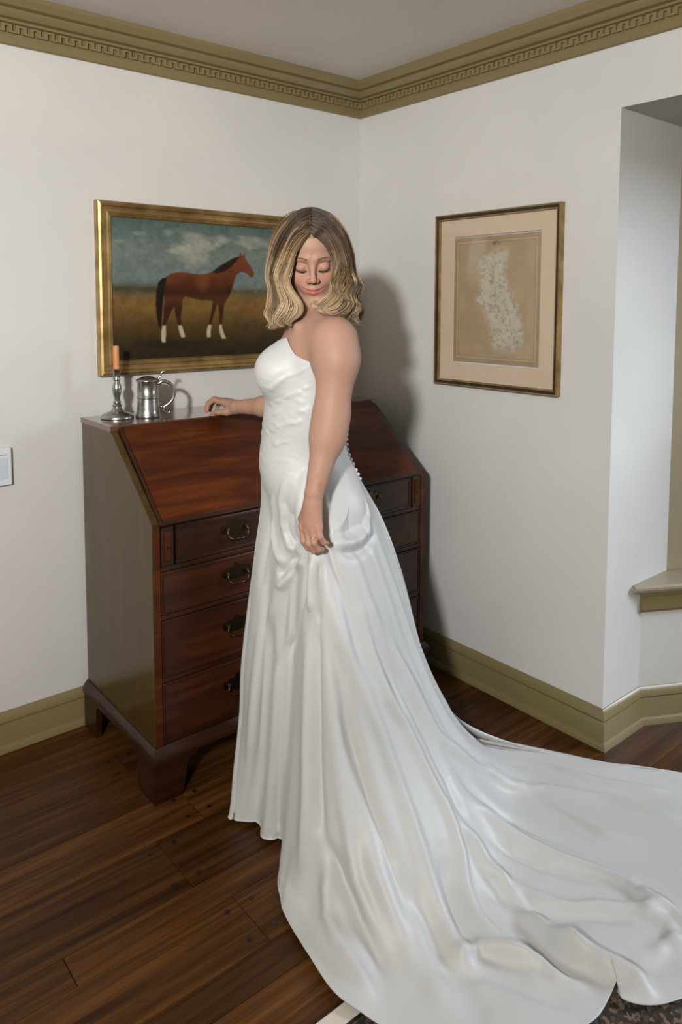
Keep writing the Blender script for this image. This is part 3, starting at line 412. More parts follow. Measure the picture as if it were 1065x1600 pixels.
HAIR_GUIDES = [[[[-0.926,-0.86,1.741],[-0.948,-0.823,1.73],[-0.966,-0.795,1.688],[-0.977,-0.786,1.619],[-0.991,-0.793,1.546],[-0.994,-0.804,1.477],[-0.993,-0.818,1.438]],[[-0.952,-0.891,1.734],[-0.984,-0.864,1.727],[-1.011,-0.835,1.698],[-1.026,-0.816,1.642],[-1.039,-0.819,1.58],[-1.034,-0.823,1.523],[-1.042,-0.823,1.474],[-1.031,-0.832,1.429],[-1.018,-0.837,1.413]],[[-0.977,-0.922,1.726],[-1.019,-0.9,1.713],[-1.048,-0.876,1.67],[-1.065,-0.863,1.612],[-1.076,-0.866,1.56],[-1.075,-0.88,1.522],[-1.08,-0.876,1.484],[-1.08,-0.863,1.457],[-1.072,-0.869,1.431],[-1.077,-0.858,1.415]],[[-1.003,-0.953,1.71],[-1.04,-0.935,1.692],[-1.062,-0.916,1.646],[-1.071,-0.896,1.597],[-1.083,-0.899,1.556],[-1.081,-0.914,1.516],[-1.084,-0.918,1.483],[-1.092,-0.905,1.454],[-1.081,-0.901,1.427],[-1.086,-0.884,1.412]],[[-1.018,-0.973,1.692],[-1.048,-0.96,1.671],[-1.065,-0.946,1.633],[-1.074,-0.933,1.592],[-1.082,-0.926,1.555],[-1.082,-0.939,1.521],[-1.075,-0.951,1.491],[-1.079,-0.948,1.461],[-1.085,-0.93,1.437],[-1.077,-0.93,1.42]],[[-1.028,-0.986,1.672],[-1.051,-0.984,1.654],[-1.065,-0.972,1.628],[-1.069,-0.96,1.599],[-1.075,-0.951,1.564],[-1.079,-0.954,1.536],[-1.074,-0.972,1.508],[-1.071,-0.987,1.481],[-1.073,-0.985,1.458],[-1.078,-0.969,1.438],[-1.065,-0.966,1.424]]],[[[-1.026,-0.988,1.67],[-1.016,-1.013,1.659],[-1,-1.026,1.64],[-0.986,-1.032,1.609],[-0.98,-1.036,1.574],[-0.996,-1.042,1.538],[-1.006,-1.047,1.511],[-1.025,-1.044,1.491],[-1.043,-1.036,1.477],[-1.049,-1.025,1.485],[-1.038,-1.027,1.498]],[[-1.015,-0.975,1.69],[-0.997,-1.003,1.679],[-0.981,-1.023,1.649],[-0.963,-1.031,1.608],[-0.963,-1.044,1.565],[-0.985,-1.052,1.524],[-0.989,-1.07,1.498],[-1.01,-1.07,1.478],[-1.032,-1.058,1.465],[-1.04,-1.045,1.475],[-1.027,-1.049,1.488]],[[-0.994,-0.947,1.709],[-0.971,-0.979,1.7],[-0.954,-1.006,1.665],[-0.938,-1.019,1.613],[-0.946,-1.039,1.565],[-0.955,-1.063,1.531],[-0.978,-1.07,1.505],[-0.979,-1.089,1.482],[-0.994,-1.083,1.464],[-1.011,-1.069,1.467],[-1.012,-1.062,1.482]],[[-0.976,-0.923,1.724],[-0.944,-0.949,1.716],[-0.916,-0.973,1.682],[-0.906,-0.994,1.625],[-0.913,-1.014,1.572],[-0.913,-1.04,1.534],[-0.935,-1.047,1.503],[-0.933,-1.069,1.475],[-0.938,-1.064,1.45],[-0.923,-1.064,1.43]],[[-0.952,-0.891,1.736],[-0.916,-0.92,1.727],[-0.886,-0.945,1.689],[-0.868,-0.96,1.628],[-0.869,-0.972,1.566],[-0.867,-1,1.527],[-0.879,-1.003,1.489],[-0.869,-1.011,1.459],[-0.876,-1.005,1.434],[-0.872,-1.009,1.421]],[[-0.926,-0.86,1.743],[-0.882,-0.871,1.731],[-0.847,-0.887,1.683],[-0.834,-0.897,1.611],[-0.838,-0.907,1.538],[-0.856,-0.918,1.474],[-0.857,-0.931,1.433]]],[[[-0.92,-0.852,1.742],[-0.917,-0.822,1.72],[-0.925,-0.796,1.667],[-0.94,-0.791,1.602],[-0.955,-0.811,1.528],[-0.961,-0.831,1.456]],[[-0.914,-0.845,1.743],[-0.899,-0.825,1.721],[-0.893,-0.817,1.667],[-0.896,-0.821,1.603],[-0.911,-0.847,1.528],[-0.922,-0.864,1.452]],[[-0.92,-0.852,1.742],[-0.892,-0.843,1.72],[-0.866,-0.845,1.667],[-0.856,-0.86,1.603],[-0.867,-0.883,1.529],[-0.883,-0.896,1.452]]]]
HORSE = [[-0.629,1.688],[-0.623,1.67],[-0.612,1.686],[-0.61,1.666],[-0.594,1.643],[-0.578,1.623],[-0.568,1.603],[-0.573,1.591],[-0.585,1.588],[-0.601,1.601],[-0.623,1.61],[-0.637,1.605],[-0.651,1.593],[-0.661,1.569],[-0.67,1.541],[-0.68,1.521],[-0.696,1.497],[-0.705,1.485],[-0.711,1.449],[-0.716,1.418],[-0.719,1.394],[-0.712,1.374],[-0.7,1.348],[-0.718,1.348],[-0.728,1.37],[-0.73,1.394],[-0.729,1.434],[-0.733,1.465],[-0.736,1.49],[-0.742,1.469],[-0.749,1.45],[-0.758,1.426],[-0.764,1.403],[-0.768,1.379],[-0.768,1.356],[-0.783,1.354],[-0.785,1.376],[-0.778,1.403],[-0.769,1.434],[-0.761,1.465],[-0.757,1.494],[-0.784,1.496],[-0.819,1.498],[-0.853,1.505],[-0.875,1.511],[-0.886,1.496],[-0.888,1.466],[-0.893,1.435],[-0.891,1.405],[-0.883,1.38],[-0.876,1.358],[-0.892,1.357],[-0.901,1.38],[-0.906,1.405],[-0.914,1.431],[-0.918,1.456],[-0.92,1.472],[-0.934,1.449],[-0.945,1.428],[-0.955,1.398],[-0.956,1.368],[-0.958,1.341],[-0.972,1.341],[-0.973,1.376],[-0.968,1.406],[-0.963,1.436],[-0.963,1.466],[-0.959,1.496],[-0.962,1.525],[-0.965,1.548],[-0.965,1.566],[-0.952,1.581],[-0.932,1.593],[-0.907,1.6],[-0.877,1.602],[-0.852,1.597],[-0.818,1.594],[-0.783,1.597],[-0.76,1.604],[-0.729,1.626],[-0.692,1.647],[-0.66,1.664],[-0.637,1.669]]
TAIL = [[-0.948,1.581],[-0.969,1.575],[-0.984,1.558],[-0.991,1.525],[-0.994,1.48],[-0.991,1.436],[-0.983,1.397],[-0.975,1.398],[-0.97,1.436],[-0.966,1.48],[-0.961,1.525],[-0.954,1.555]]
MANE = [[-0.631,1.67],[-0.66,1.664],[-0.692,1.647],[-0.729,1.626],[-0.76,1.604],[-0.738,1.599],[-0.702,1.609],[-0.674,1.625],[-0.651,1.649]]

def inside(px, pz, poly):
    r = np.zeros(px.shape, bool); n = len(poly)
    for i in range(n):
        x1, z1 = poly[i]; x2, z2 = poly[(i+1) % n]
        if z1 == z2: continue
        c = ((z1 > pz) != (z2 > pz)) & (px < (x2-x1)*(pz-z1)/(z2-z1)+x1); r ^= c
    return r
def vnoise(x, y, seed=0):
    rs = np.random.RandomState(seed); G = rs.rand(64, 64)
    xi = np.floor(x).astype(int); yi = np.floor(y).astype(int); fx = x-xi; fy = y-yi; fx = fx*fx*(3-2*fx); fy = fy*fy*(3-2*fy)
    g = lambda a, b_: G[a % 64, b_ % 64]
    return (g(xi, yi)*(1-fx)*(1-fy)+g(xi+1, yi)*fx*(1-fy)+g(xi, yi+1)*(1-fx)*fy+g(xi+1, yi+1)*fx*fy)
def fbm(x, y, seed=0, o=4): return sum(vnoise(x*2**k, y*2**k, seed+k)*.5**k for k in range(o))/sum(.5**k for k in range(o))
def lin(c): c = np.asarray(c, float)/255; return np.where(c < .04045, c/12.92, ((c+.055)/1.055)**2.4)
def setcol(me, C):
    a = me.color_attributes.new('Col', 'FLOAT_COLOR', 'POINT'); C4 = np.concatenate([C, np.ones((len(C), 1))], 1).astype(np.float32)
    a.data.foreach_set('color', C4.ravel())
def grid_mesh(name, P):
    r, c = P.shape[:2]; i = np.arange(r-1)[:, None]*c; j = np.arange(c-1)[None]
    F = np.stack([i+j, i+j+1, i+j+1+c, i+j+c], -1).reshape(-1, 4); return mesh_np(name, P.reshape(-1, 3), F)
def picture_frame(name, prof, u0, u1, z0, z1, onleft, mat, parent):
    """prof: (inward, proud) points; mitred rectangular moulding. onleft: hangs on the left wall (plane y=0) else on x=0"""
    bm = bmesh.new(); R = []
    for (u, z, du, dz) in ((u0, z0, 1, 1), (u1, z0, -1, 1), (u1, z1, -1, -1), (u0, z1, 1, -1)):
        R.append([bm.verts.new((u+du*a, -p, z+dz*a) if onleft else (-p, u+du*a, z+dz*a)) for a, p in prof])
    n = len(prof)
    for a in range(4):
        b_ = (a+1) % 4
        for i in range(n): bm.faces.new((R[a][i], R[b_][i], R[b_][(i+1) % n], R[a][(i+1) % n]))
    return from_bm(name, bm, mat, parent, True, sharp=14)
# horse painting
pt = empty('framed_painting', (-.755, 0, 1.53), 'oil painting of a brown horse in a gilt frame above the desk', 'painting')
picture_frame('frame', [(0, 0), (0, .022), (.003, .030), (.010, .033), (.017, .030), (.021, .024), (.030, .020), (.036, .021), (.040, .025), (.043, .024), (.045, .019), (.048, .018), (.050, .020), (.054, .014), (.054, .002), (.01, 0)], -1.212, -.298, 1.229, 1.838, True, M_gold, pt)
nx, nz = 420, 290
X, Z = np.meshgrid(np.linspace(-1.163, -.347, nx), np.linspace(1.278, 1.789, nz)); P = np.stack([X, -.012+0*X, Z], -1)
me = grid_mesh('canvas', P)
t = (Z-1.278)/.511; s = (X+1.163)/.816
stops = np.array([0, .12, .25, .38, .45, .50, .53, .60, .75, 1.0])
cols = lin([(38,30,16), (48,38,20), (78,58,28), (112,84,42), (104,82,48), (84,82,58), (104,112,104), (98,110,108), (104,114,106), (72,88,84)])
w = t+.03*(fbm(s*9, t*14, 3)-.5)
C = np.stack([np.interp(w, stops, cols[:, k]) for k in range(3)], -1)
m = np.clip((fbm(s*5, t*9, 9)-.56)*9, 0, 1)*np.clip((t-.62)*6, 0, 1)*np.clip((1.02-t)*5, 0, 1); C = C*(1-m[..., None]*.6)+lin((160,158,142))*m[..., None]*.6
m = np.clip(1-abs(t-.50-.02*fbm(s*12, s*0, 5))*18, 0, 1)*np.clip((.36-s)*8+.4, .25, 1); C = C*(1-m[..., None]*.75)+lin((56,48,30))*m[..., None]*.75
C *= (.72+.56*fbm(s*38, t*30, 21))[..., None]
def cloud(cx, cz, rx, rz):
    global C
    m = np.clip(1-((X-cx)/rx)**2-((Z-cz)/rz)**2+1.6*(fbm(s*26, t*34, 44)-.5), 0, 1)[..., None]*.38; C = C*(1-m)+lin((150,156,146))*m
for q in ((-.94, 1.742, .028, .014), (-.83, 1.738, .035, .010), (-.70, 1.728, .03, .010), (-1.05, 1.735, .03, .012), (-1.13, 1.70, .03, .008)): cloud(*q)
H = inside(X, Z, HORSE); sh = .75+.7*fbm(s*14, t*14, 31)
hc = lin((84,44,24))[None, None]*sh[..., None]
leg = np.clip((1.52-Z)/.06, 0, 1)[..., None]; hc = hc*(1-leg*.5); bl = np.clip((1.565-Z)/.03, 0, 1)*np.clip((Z-1.5)/.02, 0, 1); hc = hc*(1-.45*bl[..., None]); hc = hc*(.8+.5*np.clip((Z-1.56)/.07, 0, 1))[..., None]*(.75+.5*fbm(s*22, t*16, 55))[..., None]
for cx, cz, rx, rz, g in ((-1.04, 1.60, .035, .03, .6), (-.80, 1.57, .04, .05, .35), (-.92, 1.60, .07, .02, .3), (-.72, 1.66, .012, .02, .8)):
    m = np.clip(1-((X-cx)/rx)**2-((Z-cz)/rz)**2, 0, 1)[..., None]*g; hc = hc*(1-m)+lin((132,76,42))*m
sock = np.clip((1.405-Z)/.006, 0, 1)[..., None]; hc = hc*(1-sock)+lin((176,160,130))*sock
m = np.clip(1-((X+.93)/.15)**2-((Z-1.335)/.02)**2, 0, 1)[..., None]*.6; C = C*(1-m)+lin((26,22,12))*m
C[H] = hc[H]
for poly, c in ((TAIL, (26,20,16)), (MANE, (34,22,16))):
    k = inside(X, Z, poly); C[k] = (lin(c)*np.ones(3))[None]*(.7+.6*fbm(s*60, t*20, 8)[k][:, None])
for _ in range(2): C[1:-1, 1:-1] = (C[1:-1, 1:-1]*2+C[:-2, 1:-1]+C[2:, 1:-1]+C[1:-1, :-2]+C[1:-1, 2:])/6
C *= (.90+.2*fbm(s*95, t*60, 77, 2))[..., None]
setcol(me, C.reshape(-1, 3)*.95); link('canvas', me, M_canvas, pt)
# print on the right wall: u runs along y
pr = empty('framed_print', (0, -.77, 1.5), 'faded pale print in peach mat with thin black and gold frame on right wall', 'picture')
picture_frame('frame', [(0, 0), (0, .020), (.0035, .021), (.0035, .0205), (.013, .019), (.013, .006), (.004, 0)], -1.055, -.485, 1.170, 1.826, False, M_blackfr, pr)['label'] = 'black lacquered frame'
o = picture_frame('gilt_edge', [(-.0035, 0), (-.0035, .022), (-.001, .025), (.003, .024), (.003, .019), (.001, .0)], -1.055, -.485, 1.170, 1.826, False, M_gold, pr); o['label'] = 'outer gold edge of the frame'
o = picture_frame('gilt_fillet', [(.013, .006), (.013, .0185), (.017, .0180), (.0185, .013), (.0185, .006)], -1.055, -.485, 1.170, 1.826, False, M_gold, pr); o['label'] = 'inner gold fillet of the frame'
PU0, PU1, PZ0, PZ1 = -.972, -.570, 1.262, 1.737
picture_frame('mat_board', [(.018, .005), (.018, .008), (.0835, .008), (.0850, .0055), (.0850, .005)], -1.055, -.485, 1.170, 1.826, False, M_mat, pr)
nx, nz = 190, 240
Y, Z = np.meshgrid(np.linspace(PU0, PU1, nx), np.linspace(PZ0, PZ1, nz)); P = np.stack([-.0056+0*Y, Y, Z], -1)
me = grid_mesh('print', P); s = (PU1-Y)/(PU1-PU0); t = (Z-PZ0)/(PZ1-PZ0)
C = lin((156,136,108))*np.ones(P.shape)*(.86+.28*fbm(s*9, t*9, 2))[..., None]
C = C*(1-.25*(1-s)[..., None])+lin((150,120,84))*.25*(1-s)[..., None]
cx = .55+.09*np.sin(t*7); wid = .13+.10*np.clip(1-abs(t-.45)*2.2, 0, 1)+.03*fbm(s*0+3, t*20, 4)
m = np.clip((wid-abs(s-cx))*16+2.2*(fbm(s*16, t*18, 6)-.5), 0, 1)*np.clip((t-.07)*12, 0, 1)*np.clip((.93-t)*12, 0, 1)
fig = .78+.42*fbm(s*34, t*46, 12, 3); C = C*(1-m[..., None]*.62)+(lin((184,178,166))*m[..., None]*.62)*fig[..., None]
m = np.clip((fbm(s*40, t*52, 15, 2)-.60)*10, 0, 1)*m; C = C*(1-m[..., None]*.3)
m = (np.clip((.16-abs(s-.19-.1*t))*12+2*(fbm(s*14, t*12, 26)-.55), 0, 1)*np.clip((t-.62)*8, 0, 1))[..., None]*.3; C = C*(1-m)+lin((182,176,160))*m
bd = np.minimum(np.minimum(s, 1-s)*.402, np.minimum(t, 1-t)*.475)
for a, b_, k in ((.0, .012, .84), (.012, .0145, .62), (.0145, .022, 1.12), (.022, .0245, .6)): C = np.where(((bd >= a) & (bd < b_))[..., None], C*k, C)
m = (np.clip(1-((s-.5)/.09)**2-((t-.945)/.022)**2, 0, 1)*(fbm(s*50, t*60, 33) > .45))[..., None]; C = C*(1-m*.55)
setcol(me, C.reshape(-1, 3)); link('print', me, M_print, pr)
box('glazing', (-.0115, -.0095, -1.055+.014, -.485-.014, 1.170+.014, 1.826-.014), M_glassy, pr)
# thermostat-like control at the left edge
wc = empty('wall_control', (-1.55, 0, .955), 'small pale rectangular wall control left of the desk', 'control')
box('cover', (-1.60, -1.511, -.018, 0, .893, 1.016), M_plastic, wc, .004)
box('display', (-1.59, -1.523, -.0192, -.0175, .915, .985), nmat('pale_display', (.52, .57, .63), .3)[0], wc, .001)
box('display_line', (-1.57, -1.526, -.0196, -.019, .993, .9955), M_ink, wc)

# ================= slant-front desk
X0, X1, YB, YT, YF = -1.285, -.158, -.035, -.285, -.570; ZT, ZF, ZB = 1.095, .843, .155
desk = empty('slant_front_desk', ((X0+X1)/2, -.3, 0), 'antique mahogany slant-front writing desk standing in the corner behind the bride', 'desk')
sidep = [(YB, ZB), (YF+.004, ZB), (YF+.004, ZF), (YT, ZT-.018), (YB, ZT-.018)]
for xa, xb in ((X0, X0+.022), (X1-.022, X1)):
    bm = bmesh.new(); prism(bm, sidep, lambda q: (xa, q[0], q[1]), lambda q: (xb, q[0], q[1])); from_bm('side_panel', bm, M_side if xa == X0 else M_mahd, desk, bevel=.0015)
box('back_panel', (X0+.022, X1-.022, YB-.012, YB, ZB, ZT-.018), M_mahd, desk)
box('top_board', (X0-.003, X1+.003, YT-.002, YB+.004, ZT-.018, ZT), wood('polished_top', [(.25, (.06, .025, .012)), (.5, (.10, .045, .02)), (.75, (.15, .07, .03))], (3, 20, 20), rough=.16, coat=.9, bs=.03), desk, .003)
# fall front: field, breadboard ends and thumb-moulded rim
sl = Vector((0, YF-YT, ZF-ZT)); L = sl.length; sl.normalize(); nn = Vector((0, sl.z, -sl.y)); nn = nn if nn.y < 0 else -nn
def on_fall(x, a, h): v = Vector((x, YT, ZT))+sl*a+nn*h; return tuple(v)
def fall_piece(nm, x0, x1, a0, a1, h0, h1, m, bev=.002):
    bm = bmesh.new(); prism(bm, [(a0, h0), (a1, h0), (a1, h1), (a0, h1)], lambda q: on_fall(x0, *q), lambda q: on_fall(x1, *q)); return from_bm(nm, bm, m, desk, bevel=bev)
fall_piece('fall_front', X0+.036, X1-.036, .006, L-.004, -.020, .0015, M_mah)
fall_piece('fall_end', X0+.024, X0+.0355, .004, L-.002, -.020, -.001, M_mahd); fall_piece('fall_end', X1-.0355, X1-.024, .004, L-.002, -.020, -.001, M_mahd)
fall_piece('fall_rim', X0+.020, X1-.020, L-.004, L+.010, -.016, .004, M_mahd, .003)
# carcass rails and drawers
DZ = [.838, .703, .556, .364, .172]
box('carcass_core', (X0+.022, X1-.022, YF+.03, YB-.02, ZB, ZF-.02), M_mahd, desk)
for i, z in enumerate(DZ):
    box('rail', (X0+.022, X1-.022, YF+.002, YF+.03, z-.007, z+.007), M_mahd, desk, .002)
for xa, xb in ((X0+.002, X0+.022), (X1-.022, X1-.002)): box('stile', (xa, xb, YF-.002, YF+.006, ZB, ZF-.004), M_mah, desk, .001)
bail_me = plate_me = None
def handle(x, z, par):
    global bail_me, plate_me
    if plate_me is None:
        bm = bmesh.new(); pts = [(-.052,.0),(-.048,.014),(-.036,.012),(-.030,.022),(-.016,.017),(-.010,.026),(0,.032),(.010,.026),(.016,.017),(.030,.022),(.036,.012),(.048,.014),(.052,0),(.046,-.011),(.034,-.010),(.026,-.019),(.014,-.015),(0,-.022),(-.014,-.015),(-.026,-.019),(-.034,-.010),(-.046,-.011)]
        prism(bm, pts, lambda q: (q[0], 0, q[1]), lambda q: (q[0], -.0018, q[1]))
        for q in ((-.034, .002), (.034, .002)):
            r = bmesh.ops.create_uvsphere(bm, u_segments=10, v_segments=6, radius=.006); bmesh.ops.translate(bm, verts=r['verts'], vec=(q[0], -.005, q[1]))
        o = from_bm('backplate', bm, M_brass, par); plate_me = o.data
        a = [(-.034, -.008, .002), (-.038, -.013, -.010), (-.030, -.016, -.024), (-.015, -.018, -.029), (0, -.0185, -.027), (.015, -.018, -.029), (.030, -.016, -.024), (.038, -.013, -.010), (.034, -.008, .002)]
        P = crom(a, np.linspace(0, 1, 40)); R = .0020+.0012*np.abs(np.sin(np.linspace(0, 1, 40)*math.pi*6))
        V, F = tube_geo(P, R, 8); bail_me = mesh_np('bail', V, F); bail_me.materials.append(M_brass)
        b2 = link('bail', bail_me, None, None)
    else: o = link('backplate', plate_me); b2 = link('bail', bail_me)
    for k in (o, b2): k.parent = par; k.matrix_parent_inverse = par.matrix_world.inverted(); k.location = (x, YF-.0035, z)
for i in range(4):
    zt, zb = DZ[i]-.009, DZ[i+1]+.009; xa, xb = (X0+.024, X1-.024) if i else (X0+.075, X1-.075)
    bm = bmesh.new(); bx(bm, xa, xb, YF-.001, YF+.03, zb, zt)
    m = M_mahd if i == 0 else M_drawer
    d = from_bm('drawer', bm, m, desk, bevel=.003); bpy.context.view_layer.update()
    # cock-bead moulding round the drawer edge
    g = .010 if i else .018
    bm = bmesh.new()
    for a in ((xa+.004, xb-.004, zt-g*.4-.004, zt-.004), (xa+.004, xb-.004, zb+.004, zb+g*.4+.004)): bx(bm, a[0], a[1], YF-.004, YF, a[2], a[3])
    for a in ((xa+.004, xa+.004+g*.4), (xb-.004-g*.4, xb-.004)): bx(bm, a[0], a[1], YF-.004, YF, zb+.004+g*.4, zt-g*.4-.004)
    from_bm('bead', bm, M_mahd, d, bevel=.001)
    zc = (zt+zb)/2+.012
    for hx in (-1.005, -.44): handle(hx, zc, d)
    bm = bmesh.new(); prism(bm, [(-.009,-.016),(.009,-.016),(.013,0),(.008,.014),(0,.022),(-.008,.014),(-.013,0)], lambda q: (-.722+q[0], YF-.0008, zc+q[1]), lambda q: (-.722+q[0], YF-.003, zc+q[1])); from_bm('escutcheon', bm, M_brass, d)
# lopers with an applied moulding
for xa, xb in ((X0+.026, X0+.066), (X1-.066, X1-.026)):
    lo = box('loper', (xa, xb, YF-.002, YF+.03, DZ[1]+.009, DZ[0]-.009), M_mahd, desk, .002)
    box('applied_bead', ((xa+xb)/2-.010, (xa+xb)/2+.010, YF-.006, YF-.0015, DZ[1]+.022, DZ[0]-.022), M_mah, lo, .003)
    box('loper_knob', ((xa+xb)/2-.003, (xa+xb)/2+.003, YF-.011, YF-.0055, .765, .771), M_brass, lo, .001)
# base moulding
sweep('base_moulding', [(0, ZB+.012), (.004, ZB+.012), (.008, ZB+.006), (.016, ZB-.002), (.018, ZB-.008), (.020, ZB-.018), (.020, ZB-.028), (0, ZB-.028)],
      [(X0, YB, -1, 0), (X0, YF, -1, -1), (X1, YF, 1, -1), (X1, YB, 1, 0)], M_mahd, desk)
# ogee bracket feet
def foot(xc, yc, sx, sy):
    zt = ZB-.028; prof = [(0, zt), (.150, zt), (.142, zt-.012), (.120, zt-.022), (.108, zt-.040), (.106, zt-.070), (.100, zt-.095), (.094, 0), (0, 0)]
    bm = bmesh.new(); prism(bm, prof, lambda q: (xc+sx*q[0], yc, q[1]), lambda q: (xc+sx*q[0], yc+sy*.022, q[1]))
    o = from_bm('foot', bm, M_mahd, desk, bevel=.002)
    bm = bmesh.new(); prism(bm, prof, lambda q: (xc, yc+sy*(.0225+q[0]*.9), q[1]), lambda q: (xc+sx*.022, yc+sy*(.0225+q[0]*.9), q[1]))
    from_bm('foot_return', bm, M_mahd, desk, bevel=.002)
foot(X0-.016, YF-.016, 1, 1); foot(X1+.016, YF-.016, -1, 1)
for xc, sx in ((X0-.016, 1), (X1+.016, -1)):
    bm = bmesh.new(); prism(bm, [(0, ZB-.028), (.13, ZB-.028), (.11, ZB-.05), (.10, 0), (0, 0)], lambda q: (xc, -.036-q[0], q[1]), lambda q: (xc+sx*.022, -.036-q[0], q[1])); from_bm('foot', bm, M_mahd, desk, bevel=.002)
# ================= things on the desk
c = (-1.196, -.126, ZT)
cs = empty('candlestick', c, 'pewter candlestick on left end of desk top holding an orange candle', 'candlestick')
lathe('base', [(.001, 0), (.053, 0), (.055, .002), (.0545, .007), (.052, .011), (.050, .012), (.044, .017), (.032, .021), (.022, .025), (.0165, .032), (.014, .040)], c, M_pewter, cs)
lathe('stem', [(.001, .040), (.015, .040), (.017, .043), (.014, .046), (.011, .050), (.0135, .053), (.0135, .056), (.0095, .060), (.0105, .070), (.0145, .088), (.0160, .100), (.0150, .110), (.0105, .120), (.0085, .127), (.0125, .131), (.0110, .136), (.0115, .160), (.0150, .163), (.0155, .166), (.012, .168), (.001, .168)], c, M_pewter, cs)
cn = empty('candle', (c[0], c[1], ZT+.166), 'short orange taper candle standing in the pewter candlestick', 'candle')
lathe('wax', [(.001, .1665), (.0103, .1665), (.0098, .242), (.0088, .246), (.003, .2455), (.001, .2450)], c, M_candle, cn)
tube('wick', [(c[0], c[1], ZT+.245), (c[0]+.0005, c[1], ZT+.250), (c[0]+.002, c[1], ZT+.2525)], .0008, M_wick, cn)
c = (-1.103, -.166, ZT)
tk = empty('tankard', c, 'lidded pewter tankard with a scroll handle beside the candlestick', 'tankard')
lathe('body', [(.001, 0), (.0415, 0), (.0425, .003), (.0425, .007), (.0405, .010), (.0390, .028), (.0362, .058), (.0355, .064), (.0375, .066), (.0375, .070), (.0355, .072), (.0352, .100), (.0350, .118), (.0365, .122), (.001, .122)], c, M_pewter, tk)
lathe('lid', [(.001, .1225), (.0385, .1225), (.0395, .125), (.0385, .129), (.033, .132), (.027, .1335), (.020, .138), (.010, .1405), (.001, .141)], c, M_pewter, tk)
hd = Vector((.92, -.36, 0)).normalized()
def hp(a, z): return (c[0]+hd.x*a, c[1]+hd.y*a, ZT+z)
tube('handle', crom([hp(.034, .112), hp(.052, .122), hp(.076, .112), hp(.088, .088), (hp(.084, .060)), hp(.068, .042), hp(.052, .030), hp(.054, .016), hp(.067, .011), hp(.076, .019)], np.linspace(0, 1, 40)), np.interp(np.linspace(0, 1, 40), [0, .4, 1], [.0062, .0062, .0032]), M_pewter, tk, 10)
tube('handle_strut', [hp(.037, .034), hp(.056, .034)], .004, M_pewter, tk)
tube('thumbpiece', crom([hp(.034, .131), hp(.044, .138), hp(.046, .150), hp(.054, .156), hp(.060, .150)], np.linspace(0, 1, 16)), .0036, M_pewter, tk)
# ================= rug corner under the train
rg = empty('rug', (-1.2, -2.4, 0), 'dark patterned rug with a cream border, mostly under the train', 'rug')
box('pile', (-2.1, -.44, -3.6, -1.462, .0002, .006), M_rug, rg); box('border', (-2.14, -.40, -1.4615, -1.422, .0002, .006), M_fringe, rg, .001)
box('border', (-2.14, -2.1005, -3.6, -1.4620, .0002, .006), M_fringe, rg, .001)
box('stripe', (-2.10, -.44, -1.4700, -1.4630, .0055, .0066), M_peg, rg)

# ================= the bride: one body surface from a signed distance field
import openvdb
HC = np.array([.000, .012, 1.612]); pit = math.radians(21); yaw = math.radians(-4); rol = math.radians(-2)
cy_, sy_ = math.cos(yaw), math.sin(yaw); cp, sp = math.cos(pit), math.sin(pit)
Ry = np.array([[cy_, -sy_, 0], [sy_, cy_, 0], [0, 0, 1]]); Rx = np.array([[1, 0, 0], [0, cp, sp], [0, -sp, cp]])
Rr = np.array([[math.cos(rol), 0, math.sin(rol)], [0, 1, 0], [-math.sin(rol), 0, math.cos(rol)]])
HM = Ry@Rx@Rr                       # head frame (x image-right, y out of the face, z up) -> figure frame
def h2l(p): return HC+np.asarray(p, float)@HM.T
def l2h(p): return (np.asarray(p, float)-HC)@HM
HEAD = [('e', (0, -.016, .034), (.071, .088, .076), .02, 1), ('e', (0, .030, .040), (.060, .054, .052), .03, 1),
 ('e', (0, .030, -.032), (.056, .056, .066), .03, 1), ('c', (0, .052, -.075), (0, .066, -.098), .020, .0135, .03, 1)]
for s in (-1, 1):
    HEAD += [('c', (s*.054, .004, -.045), (s*.020, .058, -.094), .014, .012, .025, 1),
     ('e', (s*.037, .056, -.034), (.024, .024, .026), .022, 1), ('c', (s*.012, .082, .020), (s*.044, .068, .018), .007, .006, .014, 1),
     ('e', (s*.030, .092, -.002), (.0150, .011, .0105), .014, -1), ('e', (s*.030, .0725, -.005), (.0150, .0135, .0120), .004, 1),
     ('e', (s*.030, .091, .0085), (.0135, .0045, .0012), .003, -1)]
HEAD += [('c', (0, .081, .012), (0, .103, -.030), .0060, .0080, .012, 1), ('e', (0, .105, -.033), (.0088, .0088, .0078), .006, 1)]
for s in (-1, 1): HEAD += [('e', (s*.0115, .096, -.0365), (.0062, .0085, .0058), .006, 1)]
HEAD += [('e', (0, .077, -.062), (.026, .019, .020), .02, 1)]
for s in (-1, 1):
    HEAD += [('e', (s*.0060, .099, -.0435), (.0036, .0042, .0030), .003, -1),
     ('c', (s*.026, .0820, -.0595), (s*.004, .0940, -.0595), .0022, .0046, .006, 1), ('c', (s*.022, .0835, -.0685), (0, .0930, -.0710), .0030, .0058, .006, 1),
     ('c', (s*.030, .0850, -.0595), (s*.008, .0985, -.0650), .0010, .0010, .003, -1), ('c', (s*.008, .0985, -.0650), (0, .100, -.0648), .0010, .0010, .003, -1),
     ('e', (s*.070, -.006, -.012), (.010, .018, .030), .006, 1)]
HEAD += [('e', (0, .099, -.083), (.014, .006, .005), .010, -1)]
